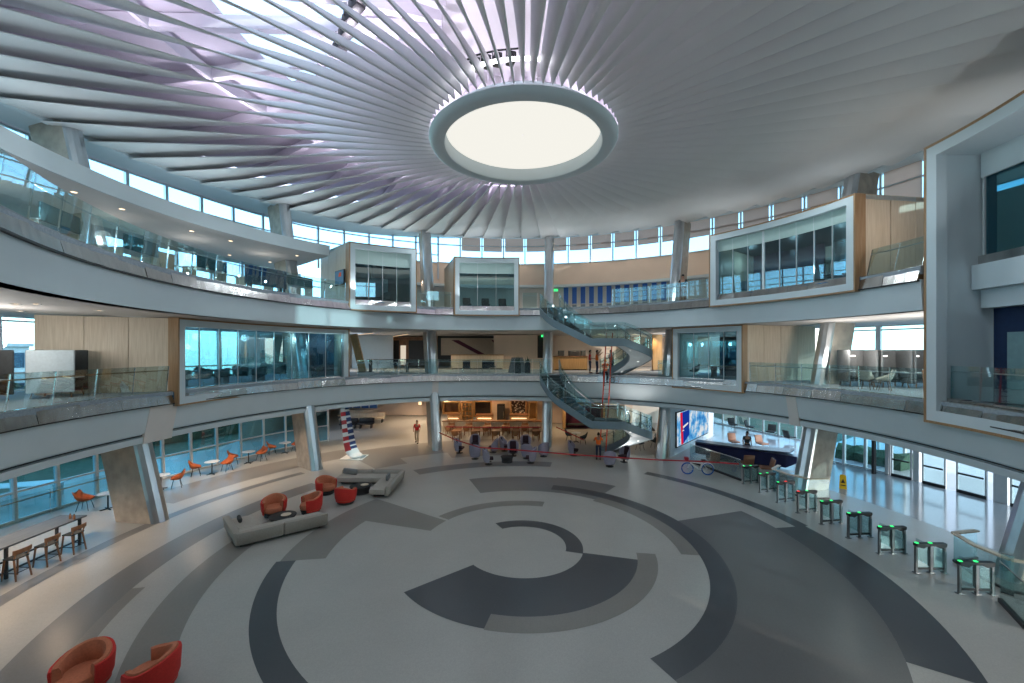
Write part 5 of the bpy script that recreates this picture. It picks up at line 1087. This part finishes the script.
t = thing('reception_unit', 'pale oak storage unit on the third floor behind the railing', 'cabinet', pol(-80, 16.6, Z3), rad(80)); m = MB(); m.rbox((0, 0, .65), (1.5, .5, 1.3), .02); m.build('carcass', M['wood'], t); m = MB(); m.rbox((0, 0, 1.32), (1.6, .56, .05), .01); m.build('top', M['table'], t)
for s in (-1, 1): m = MB(); m.rbox((s * .37, -.26, .65), (.7, .03, 1.15), .01); d = m.build('cabinet_door', M['wood'], t); m = MB(); m.beam((s * .08, -.29, .6), (s * .08, -.29, .8), .02, .02, up=(0, 1, 0)); m.build('door_handle', M['chrome'], d)
t = thing('rolling_board', 'wide dark blue board standing on the third floor behind the railing', 'board', pol(-64, 15.1, Z3), rad(64)); m = MB(); m.rbox((0, 0, .85), (2.3, .05, 1.0), .02); m.build('panel', M['darkblue'], t)
for s in (-1, 1): m = MB(); m.beam((s * .9, 0, 0), (s * .9, 0, .4), .05, .4, up=(0, 1, 0)); m.build('stand', M['dark'], t)
# blue banners on the third floor wall
for i, q in enumerate(frange(11.5, 36.5, 1.95)):
    t = thing('blue_banner', 'tall blue banner in the row on the third floor wall, %s from the exit sign' % kw[i], 'banner', pol(q, RW(q, 12) + .05, 10.8), rad(-q), 'blue banners'); m = MB(); m.rbox((0, 0, 1.55), (.42, .04, 1.55), .01); m.build('blue_field', M['blue'], t); m = MB(); m.rbox((0, -.005, .42), (.42, .04, .62), .01); m.build('picture_panel', M['phot'], t)
    m = MB(); m.rbox((0, .02, 1.15), (.5, .03, 2.4), .008); m.build('backing_board', M['white'], t)
# downlights in the canopy and soffits
def dl():
    t = thing('downlight', '', 'downlight'); m = MB(); m.lathe([(.13, 0), (.14, -.012), (.10, -.014), (.095, 0)], n=16, caps=False); m.build('trim_ring', M['alu'], t, smooth=True); m = MB(); m.lathe([(.005, -.004), (.095, -.004)], n=16, caps=False); m.build('lamp_face', M['warmlight'], t); return t
kd2 = Kit(dl)
for x, y in ((74, 192), (122, 209), (191.6, 231), (230.6, 240.8), (229.6, 255), (297, 255.6), (270, 262)): kd2.put(at(x, y, 13.19), 0, 'round warm downlight in the canopy over the third floor desks', 'downlights in the canopy')
for x, y in ((16, 304), (36, 304), (99, 310.5), (20, 311)): kd2.put(at(x, y, 8.745), 0, 'round warm downlight in the soffit over the high-back booths', 'downlights above the booths')
for x, y in ((503, 333.5), (535.5, 334), (569, 334), (481, 334)): kd2.put(at(x, y, 8.74), 0, 'round warm downlight in the soffit before the second floor lobby', 'downlights of the second floor lobby')
M['dullmetal'] = mat('dull grey metal', (.22,.22,.22), .7, .2, var=.05)
M['lips'] = mat('lips', (.28, .08, .07), .6, var=.03)
# ================================================================ people (one continuous body; clothes and hair are children)
def grow(name, nodes, edges, mt, parent, sub=2):
    me = bpy.data.meshes.new(name); me.from_pydata([n[0] for n in nodes], edges, []); o = bpy.data.objects.new(name, me); COL.objects.link(o)
    sk = o.modifiers.new('skin', 'SKIN'); sk.use_smooth_shade = True
    for v, n in zip(me.skin_vertices[0].data, nodes): v.radius = n[1] if isinstance(n[1], tuple) else (n[1], n[1]); v.use_root = False
    me.skin_vertices[0].data[0].use_root = True
    s = o.modifiers.new('sub', 'SUBSURF'); s.levels = 1; s.render_levels = sub; me.materials.append(M[mt]); o.parent = parent; return o
def person(label, loc, rz, top, legs, J=None, vest=False, helmet=None, group=None):
    t = thing('person', label, 'person', loc, rz, group)
    P = dict(pel=(0, 0, .95), wai=(0, 0, 1.10), che=(0, .01, 1.32), nek=(0, .0, 1.50), hd0=(0, .02, 1.58), hd1=(0, .03, 1.70), hipL=(-.10, 0, .90), hipR=(.10, 0, .90), kneL=(-.11, .03, .50), kneR=(.11, .03, .50), ankL=(-.11, -.01, .09), ankR=(.11, -.01, .09), toeL=(-.12, .15, .035), toeR=(.12, .15, .035),
             shL=(-.19, 0, 1.42), shR=(.19, 0, 1.42), elL=(-.25, -.02, 1.14), elR=(.25, -.02, 1.14), wrL=(-.25, .08, .90), wrR=(.25, .08, .90))
    if J: P.update(J)
    V = {k: Vector(v) for k, v in P.items()}
    def hand(s): return V['wr' + s] + (V['wr' + s] - V['el' + s]).normalized() * .09
    names = ['pel', 'wai', 'che', 'nek', 'hd0', 'hd1', 'hipL', 'kneL', 'ankL', 'toeL', 'hipR', 'kneR', 'ankR', 'toeR', 'shL', 'elL', 'wrL', 'shR', 'elR', 'wrR']
    R = dict(pel=(.15, .11), wai=(.14, .10), che=(.16, .11), nek=(.055, .055), hd0=(.075, .085), hd1=(.08, .095), hipL=.085, hipR=.085, kneL=.058, kneR=.058, ankL=.04, ankR=.04, toeL=.035, toeR=.035, shL=.06, shR=.06, elL=.042, elR=.042, wrL=.03, wrR=.03)
    nodes = [(V[n], R[n]) for n in names]; ix = {n: i for i, n in enumerate(names)}
    ed = [('pel', 'wai'), ('wai', 'che'), ('che', 'nek'), ('nek', 'hd0'), ('hd0', 'hd1')] + [e for s in 'LR' for e in (('pel', 'hip' + s), ('hip' + s, 'kne' + s), ('kne' + s, 'ank' + s), ('ank' + s, 'toe' + s), ('che', 'sh' + s), ('sh' + s, 'el' + s), ('el' + s, 'wr' + s))]
    edges = [(ix[a], ix[b]) for a, b in ed]
    for s in 'LR':
        w = V['wr' + s]; d = (V['wr' + s] - V['el' + s]).normalized(); side = d.cross(Vector((0, 1, 0))); side = side.normalized() if side.length > .1 else Vector((1, 0, 0))
        pa = len(nodes); nodes.append((w + d * .06, (.034, .02))); edges.append((ix['wr' + s], pa))
        for k, (o, ln) in enumerate(((-.03, .085), (-.01, .10), (.01, .095), (.03, .075))):
            nodes.append((w + d * (.10) + side * o, .009)); edges.append((pa, len(nodes) - 1)); nodes.append((w + d * (.06 + ln) + side * o * 1.1 + Vector((0, .012, 0)), .008)); edges.append((len(nodes) - 2, len(nodes) - 1))
        nodes.append((w + d * .06 + side * .05 + Vector((0, .03, 0)), .009)); edges.append((pa, len(nodes) - 1))
    b = grow('body', nodes, edges, 'skin', t)
    m = MB(); h = V['hd1']; f = Vector((0, 1, 0))
    for sx in (-1, 1): m.ball(h + Vector((sx * .034, .088, -.045)), .011, 6, 4)
    m.build('eyes', M['black'], t, smooth=True)
    m = MB(); m.skin([[h + Vector((sx, .09 + dy, dz)) for sx, dy, dz in ((-.014, 0, -.095), (0, .03, -.092), (.014, 0, -.095))], [h + Vector((sx, .09, -.04)) for sx in (-.006, 0, .006)]]); m.build('nose', M['skin'], t, smooth=True)
    m = MB(); m.rbox(h + Vector((0, .082, -.125)), (.045, .012, .012), .004); m.build('mouth', M['lips'], t)
    for sx in (-1, 1): m = MB(); m.ball(h + Vector((sx * .084, .0, -.05)), (.014, .022, .032), 8, 6); m.build('ear', M['skin'], t, smooth=True)
    m = MB(); c = h + Vector((0, -.015, .0))
    rows = []
    for i in range(7):
        a = rad(8 + 82 * i / 6); rows.append([c + Vector((.093 * math.sin(a) * math.cos(q), (.108 if math.sin(q) < .3 else .10) * math.sin(a) * math.sin(q), .115 * math.cos(a) - (.07 * (i / 6) if math.sin(q) < .2 else 0))) for q in [2 * math.pi * k / 14 for k in range(14)]])
    m.skin(rows, True); m.build('hair' if not helmet else 'cap', M[helmet or 'hair'], t, smooth=True)
    k = 1.13
    def up(n, q=k): r = R[n]; return (V[n], tuple(x * q for x in r) if isinstance(r, tuple) else r * q)
    tn = ['wai', 'che', 'shL', 'shR']; sh = [(V['pel'] + Vector((0, 0, .02)), (.172, .13)), up('wai', 1.2), up('che', 1.15), up('shL', 1.25), up('shR', 1.25), (V['shL'].lerp(V['elL'], .62), .062), (V['shR'].lerp(V['elR'], .62), .062), (V['nek'].lerp(V['che'], .55), .08)]
    grow('shirt', sh, [(0, 1), (1, 2), (2, 3), (2, 4), (3, 5), (4, 6), (2, 7)], top, t)
    if vest:
        m = MB(); 
        for z, rx, ry in ((1.12, .19, .145), (1.24, .2, .15)): m.lathe([(1.0, z), (1.0, z + .05)], n=20, caps=False)
        n0 = 0
        for v in m.v:
            a = math.atan2(v.y, v.x); zc = v.z; base = V['wai'].lerp(V['che'], min(1, max(0, (zc - 1.1) / .22))); v.x, v.y = base.x + .205 * math.cos(a), base.y + .152 * math.sin(a); v.z = zc + (V['wai'].z - 1.10)
        m.build('reflective_bands', M['hivis'], t)
    tr = [(V['pel'] + Vector((0, 0, .04)), (.115, .105)), up('hipL', 1.2), up('kneL', 1.35), (V['ankL'] + Vector((0, 0, .02)), .062), up('hipR', 1.2), up('kneR', 1.35), (V['ankR'] + Vector((0, 0, .02)), .062)]
    grow('trousers', tr, [(0, 1), (1, 2), (2, 3), (0, 4), (4, 5), (5, 6)], legs, t)
    for s in 'LR':
        m = MB(); a, q = V['ank' + s], V['toe' + s]; d = q - a; m.rbox((a + q) / 2 + Vector((0, -.01, -.025 if d.z > -.2 else 0)), (.10, .29, .09), .035); m.build('shoe', M['black'], t, smooth=True)
    return t
walk = dict(kneL=(-.10, .20, .52), ankL=(-.10, .20, .09), toeL=(-.10, .36, .05), kneR=(.10, .04, .48), ankR=(.10, -.24, .14), toeR=(.10, -.10, .04), wrL=(-.22, .22, 1.02), elL=(-.25, .03, 1.15), wrR=(.22, .22, 1.02))
p = at(417, 443); person('person in a red shirt and khaki trousers walking across the open floor', (p.x, p.y, .006), look(.1, -1), 'shirtred', 'khaki', walk)
p = at(598.5, 459.5); person('person in an orange safety shirt and dark jeans standing at the ladder foot', (p.x, p.y, .006), look(.2, 1), 'vest', 'denim', dict(elR=(.30, .1, 1.2), wrR=(.22, .3, 1.25), elL=(-.3, .06, 1.2), wrL=(-.2, .3, 1.3)), False)
lift = dict(elR=(.30, .14, 1.50), wrR=(.2, .3, 1.74), elL=(-.30, .14, 1.42), wrL=(-.2, .34, 1.58))
person('worker in a red shirt on the second floor reaching up towards the stair', (px_(603, 29.9) - .3, 30.6, Z2), look(1, -.4), 'vest', 'denim', lift)
person('worker in a red shirt standing on the second floor farther from the ladder', (px_(593, 31.4) - .2, 31.6, Z2), look(1, -.2), 'shirtred', 'denim', dict(wrR=(.15, .32, 1.15), elR=(.27, .08, 1.16)))
person('worker in an orange shirt half hidden behind the rising stair on the second floor', (px_(611, 31.2), 31.2, Z2), look(-1, -.5), 'vest', 'darkcloth', dict(wrR=(.15, .32, 1.15), elR=(.27, .08, 1.16)))
# ladder with the worker climbing it
B, T = Vector((6.3, 28.35, .02)), Vector((6.55, 27.42, 8.45)); t = thing('extension_ladder', 'tall red ladder standing in the bend of the stair, with a worker on it', 'ladder', B); d = (T - B); s = Vector((.22, .05, 0))
for k in (-1, 1): m = MB(); m.beam(B + s * k, T + s * k, .07, .035, up=(0, 1, 0)); m.build('side_rail', M['ladder'], t, world=True)
for i in range(1, 27): c = B + d * (i / 27.5); m = MB(); m.tube([c - s, c + s], .016, 6); m.build('rung', M['dullmetal'], t, world=True)
q = B + d * .575
climb = dict(kneL=(-.10, .24, .62), ankL=(-.10, .10, .28), toeL=(-.11, .25, .24), kneR=(.10, .10, .50), ankR=(.10, .06, .06), toeR=(.11, .22, .03), elL=(-.26, .16, 1.42), wrL=(-.2, .36, 1.62), elR=(.26, .16, 1.3), wrR=(.2, .38, 1.42))
person('worker in an orange safety vest and dark trousers climbing the red ladder', (q.x, q.y + .42, q.z), look(0, -1), 'vest', 'darkcloth', climb, True, 'yellow')
person('person in dark clothes leaning at the third floor railing beside the column', (px_(683, 26.2), 26.2, Z3), look(-.7, -1), 'darkcloth', 'brownl', dict(elR=(.27, .1, 1.18), wrR=(.18, .36, 1.08), elL=(-.27, .1, 1.18), wrL=(-.18, .36, 1.08)))
p = at(747, 463); person('receptionist in dark clothes behind the navy desk', (p.x + .75, p.y + 1.3, 0), look(-.2, -1), 'darkcloth', 'darkcloth')
# ================================================================ surroundings seen through the glass
g = MB(); g.lathe([(27.0, -.06), (140, -.06)], (CX, CY, 0), 64, caps=False); struct(g.build('ground_outside', M['grass']))
g = MB(); disc_sector(g, 24.0, 52, 56, 140, -.03, 3); disc_sector(g, 23.4, 26.0, -140, -41, -.03, 3); struct(g.build('path_outside', M['pave']))
rr = random.Random(9)
def hedge(label, th0, th1, r, h, w):
    t = thing('hedge', label, 'hedge', pol((th0 + th1) / 2, r)); m = MB(); rows = []
    for q in frange(th0, th1, 1.2):
        rows.append([pol(q, r - w / 2 + rr.uniform(-.2, .2), 0), pol(q, r - w / 2 + rr.uniform(-.2, .2), h * .7), pol(q, r - w * .2, h + rr.uniform(-.25, .25)), pol(q, r + w * .3, h + rr.uniform(-.25, .25)), pol(q, r + w / 2, h * .7), pol(q, r + w / 2, 0)])
    m.skin(rows, True, True); m.build('foliage', M['leaf'], t, world=True); return t
hedge('long dark hedge bank outside the tinted café glazing', -138, -44, 33.5, 1.6, 3.0)
hedge('low green hedge outside the planted corner by the entrance', 60, 68, 25.6, .8, 1.4)
def tree(label, th, r, h, cr):
    t = thing('tree', label, 'tree', pol(th, r, -.06), 0, 'trees outside'); m = MB(); m.tube([Vector((0, 0, 0)), Vector((.1, 0, h * .4)), Vector((0, .1, h * .7))], [.22, .16, .08], 8); m.build('trunk', M['walnut'], t, smooth=True)
    m = MB(); q = random.Random(int(th * 10 + r))
    for k in range(420):
        a, b, c = q.uniform(0, 6.283), q.uniform(-1, 1), q.random() ** .4; s = math.sqrt(1 - b * b); p = Vector((cr * c * s * math.cos(a), cr * c * s * math.sin(a), h * .68 + cr * .8 * c * b)); u = Vector((q.uniform(-1, 1), q.uniform(-1, 1), q.uniform(-1, 1))).normalized() * .34; v = u.cross(Vector((q.uniform(-1, 1), q.uniform(-1, 1), 1))).normalized() * .3
        m.add([p - u, p + v, p + u, p - v], [[0, 1, 2, 3]])
    m.build('crown', M['leaf'], t)
for i, (th, r, h) in enumerate(((-120, 39, 4.8), (-104, 42, 5.4), (-92, 38, 4.4), (-80, 43, 5.4), (-70, 39, 4.8), (-60, 42, 5.2), (-50, 40, 4.8), (62, 46, 4.6), (72, 56, 5), (112, 54, 6))): tree('leafy tree standing outside beyond the glass front', th, r, h, 2.6)
def block(label, th, r, w, dep, h, mk, floors):
    t = thing('office_block', label, 'building', pol(th, r, -.06), rad(-th)); m = MB(); m.box((0, dep / 2, h / 2), (w, dep, h)); m.build('wall', M[mk], t); m = MB(); m.box((0, dep / 2, h + .2), (w + .6, dep + .6, .4)); m.build('roof', M['pave'], t)
    n = int(w / 3)
    for f in range(floors):
        for k in range(n): m = MB(); m.box((-w / 2 + (k + .5) * w / n, -.03, h * (f + .55) / floors), (w / n * .68, .1, h / floors * .5)); m.build('window', M['darkblue'], t)
block('long pale office block across the road outside the slanted windows', 84, 70, 44, 12, 7.6, 'pave', 2)
block('red brick building far outside beyond the reception glazing', 44, 66, 22, 10, 6, 'brickfar', 2)
block('pale office block outside beyond the hedge and trees', -78, 70, 48, 12, 7.8, 'pave', 2)
block('second pale office block outside, farther from the concrete column', -116, 68, 34, 12, 7.4, 'pave', 2)
def ttable():
    t = thing('terrace_table', '', 'table'); m = MB(); m.rbox((0, 0, .74), (.9, 3.2, .05), .015); m.build('tabletop', M['table'], t)
    for y in (-1.3, 1.3): m = MB(); m.box((0, y, .36), (.7, .07, .72)); m.build('leg', M['alu'], t)
    return t
kt = Kit(ttable)
for i, (th, r) in enumerate(((-98, 24.6), (-88, 25.2), (-79, 24.8))): kt.put(pol(th, r, -.03), rad(-th) + .5, 'long white terrace table outside the tinted glass, %s towards the concrete column' % kw[i], 'white terrace tables')
# ================================================================ daylight, lamps, added fill lights, camera
w = bpy.data.worlds.new('sky'); S.world = w; w.use_nodes = True; nt = w.node_tree
bg = nt.nodes['Background']; sky = nt.nodes.new('ShaderNodeTexSky'); sky.sky_type = 'NISHITA'
sky.sun_disc = False; sky.sun_elevation = rad(32); sky.sun_rotation = rad(140); sky.altitude = 200; sky.air_density = 1.0; sky.dust_density = .6; sky.ozone_density = 1.0
mix = nt.nodes.new('ShaderNodeMixRGB'); mix.inputs['Fac'].default_value = .35; mix.inputs[2].default_value = (5.2, 6.3, 7.2, 1)
L(nt, sky.outputs['Color'], mix.inputs[1]); L(nt, mix.outputs['Color'], bg.inputs['Color']); bg.inputs['Strength'].default_value = .85
def lamp(kind, name, loc, energy, col, size=None, rot=None, spot=None, blend=.6):
    d = bpy.data.lights.new(name, kind); d.energy = energy; d.color = col
    if kind == 'AREA': d.shape = 'DISK'; d.size = size
    elif kind in ('POINT', 'SPOT'): d.shadow_soft_size = size or .1
    if kind == 'SPOT': d.spot_size = rad(spot); d.spot_blend = blend
    o = bpy.data.objects.new(name, d); COL.objects.link(o); o.location = loc
    if rot: o.rotation_euler = rot
    return o
sun = lamp('SUN', 'sun', (0, 0, 40), 3.5, (1, .94, .85)); sun.data.angle = rad(.6)
sdir = Vector((.72, -.69, .19)).normalized(); sun.rotation_euler = sdir.to_track_quat('Z', 'Y').to_euler()
for t in range(-172, 180, 24): lamp('SPOT', 'roof_uplight', pol(t, 13.5, 17.3), 420, (.92, .84, 1.0), .3, (math.pi, 0, 0), 165, .9)
for t in range(-165, 180, 30): lamp('SPOT', 'ceiling_uplight', pol(t, 6.0, 16.8), 700, (.93, .86, 1.0), .2, (math.pi, 0, 0), 150)
for t in (-112, -96, -82, -66, -50, -36, -20): lamp('SPOT', 'cafe_downlight', pol(t, 18.2, 3.35), 720, (1, .76, .54), .12, (0, 0, 0), 130)
for t in (-125, -110, -95, -75, -60): lamp('SPOT', 'soffit_downlight', pol(t, 15.9, 3.3), 250, (1, .72, .50), .12, (0, 0, 0), 140)
for x in (-8, -2, 4, 10): lamp('SPOT', 'servery_downlight', (x, CY + 21, 3.35), 420, (1, .68, .38), .15, (0, 0, 0), 140)
for x in (-12, -6, 0, 6, 12): lamp('SPOT', 'hall_downlight', (x, CY + 20, 8.6), 420, (1, .76, .52), .15, (0, 0, 0), 140)
for x in (-10, -7): lamp('SPOT', 'corridor_downlight', (x, CY + 26, 3.35), 900, (1, .74, .5), .15, (0, 0, 0), 140)
for t in (-120, -105, -90, -75): lamp('SPOT', 'office_downlight', pol(t, 17.5, 13.1), 70, (1, .8, .62), .12, (0, 0, 0), 130)
for t in range(-170, 180, 36): lamp('SPOT', 'atrium_downlight', pol(t, 12.0, 15.7), 480, (.84, .94, 1), .25, (0, 0, 0), 160, .8)
for t in list(range(-132, -84, 12)): lamp('POINT', 'walkway_fill', pol(t, 17.6, 7.7), 130, (1, .93, .86), .3)  # added fill without fixtures, lifts soffit and walkway floor
for t in (74, 83, 91): lamp('POINT', 'walkway_fill', pol(t, 16.6, 7.4), 130, (1, .93, .86), .3)  # same added fill on the side of the grey booths
for t in range(-78, -44, 8): lamp('POINT', 'meeting_lamp', pol(t, 18.0, 8.0), 60, (.9, .97, 1), .2)
for t in range(-130, -48, 12): lamp('POINT', 'canopy_fill', pol(t, 18.4, 12.2), 28, (1, .93, .85), .3)  # added fill hanging free below the canopy, to brighten its soffit
for t in (89, 91.5): lamp('POINT', 'oak_wall_fill', pol(t, 15.2, 12.4), 40, (1, .92, .8), .3)  # added fill to brighten the oak side wall
for t in range(56, 82, 8): lamp('POINT', 'meeting_lamp', pol(t, 17.0, 12.7), 40, (.95, .97, 1), .2)
for t in range(-35, 60, 12): lamp('SPOT', 'lobby_downlight', pol(t, 20.0, 13.0), 150, (1, .82, .66), .15, (0, 0, 0), 150)
for t in range(-170, 190, 20): lamp('AREA', 'dome_rim_fill', pol(t, 18.4, 14.15), 32 if 20 < t < 140 else 60, (.92, .97, 1), 3.2, (math.pi, 0, 0))  # added fill aimed up, lifts the outer blades and rim soffit
for t in range(-36, 64, 9): lamp('SPOT', 'beige_band_fill', pol(t, 21.5, 16.85), 170, (1, .80, .64), .12, (0, 0, 0), 130)  # added warm fill to brighten the beige wall band
for t in range(-150, 180, 30):
    o = lamp('SPOT', 'fascia_fill', pol(t, 4.2, 14.9), 400, (.76, .92, 1), .08, None, 75, .9); o.rotation_euler = (o.location - pol(t, 14.6, 8.6)).to_track_quat('Z', 'Y').to_euler()  # added cool fill round the oculus, aimed out at the fascias
lamp('SPOT', 'upper_soffit_fill', (7.6, 26.9, 3.2), 160, (1, .96, .92), .2, (math.pi, 0, 0), 160); lamp('SPOT', 'lower_soffit_fill', (7.8, 27.6, .1), 120, (1, .96, .92), .2, (math.pi, 0, 0), 160)  # two added fills aimed up, to whiten the stair soffits
for t in range(-165, 195, 30):
    o = lamp('SPOT', 'dome_fill', pol(t, 14.3, 10.9), 125 if 20 < t < 140 else 170, (.88, .95, 1), .06, None, 172, .5); o.rotation_euler = (o.location - pol(t, 10.0, 16.2)).to_track_quat('Z', 'Y').to_euler()  # added fill aimed at the fan ceiling, no fixture there
for x in (-5, -2, 1): lamp('SPOT', 'kitchen_downlight', (x, 38.9, 3.4), 260, (1, .62, .30), .15, (0, 0, 0), 150)
cam = bpy.data.cameras.new('camera'); cam.sensor_width = 36.0; cam.lens = FPX / 1024.0 * 36.0; cam.shift_y = (HORIZON - 341.5) / 1024.0
cam.clip_start = .05; cam.clip_end = 500
co = bpy.data.objects.new('camera', cam); COL.objects.link(co); co.location = (0, 0, EYE); co.rotation_euler = (math.pi / 2, 0, 0); S.camera = co
S.view_settings.view_transform = 'Standard'; S.view_settings.look = 'None'; S.view_settings.gamma = 1.0; S.view_settings.exposure = -.48; S.view_settings.use_curve_mapping = False
S.cycles.max_bounces = 8; S.cycles.diffuse_bounces = 4; S.cycles.glossy_bounces = 3; S.cycles.transparent_max_bounces = 16; S.cycles.caustics_reflective = False; S.cycles.caustics_refractive = False
S.cycles.sample_clamp_indirect = 6.0
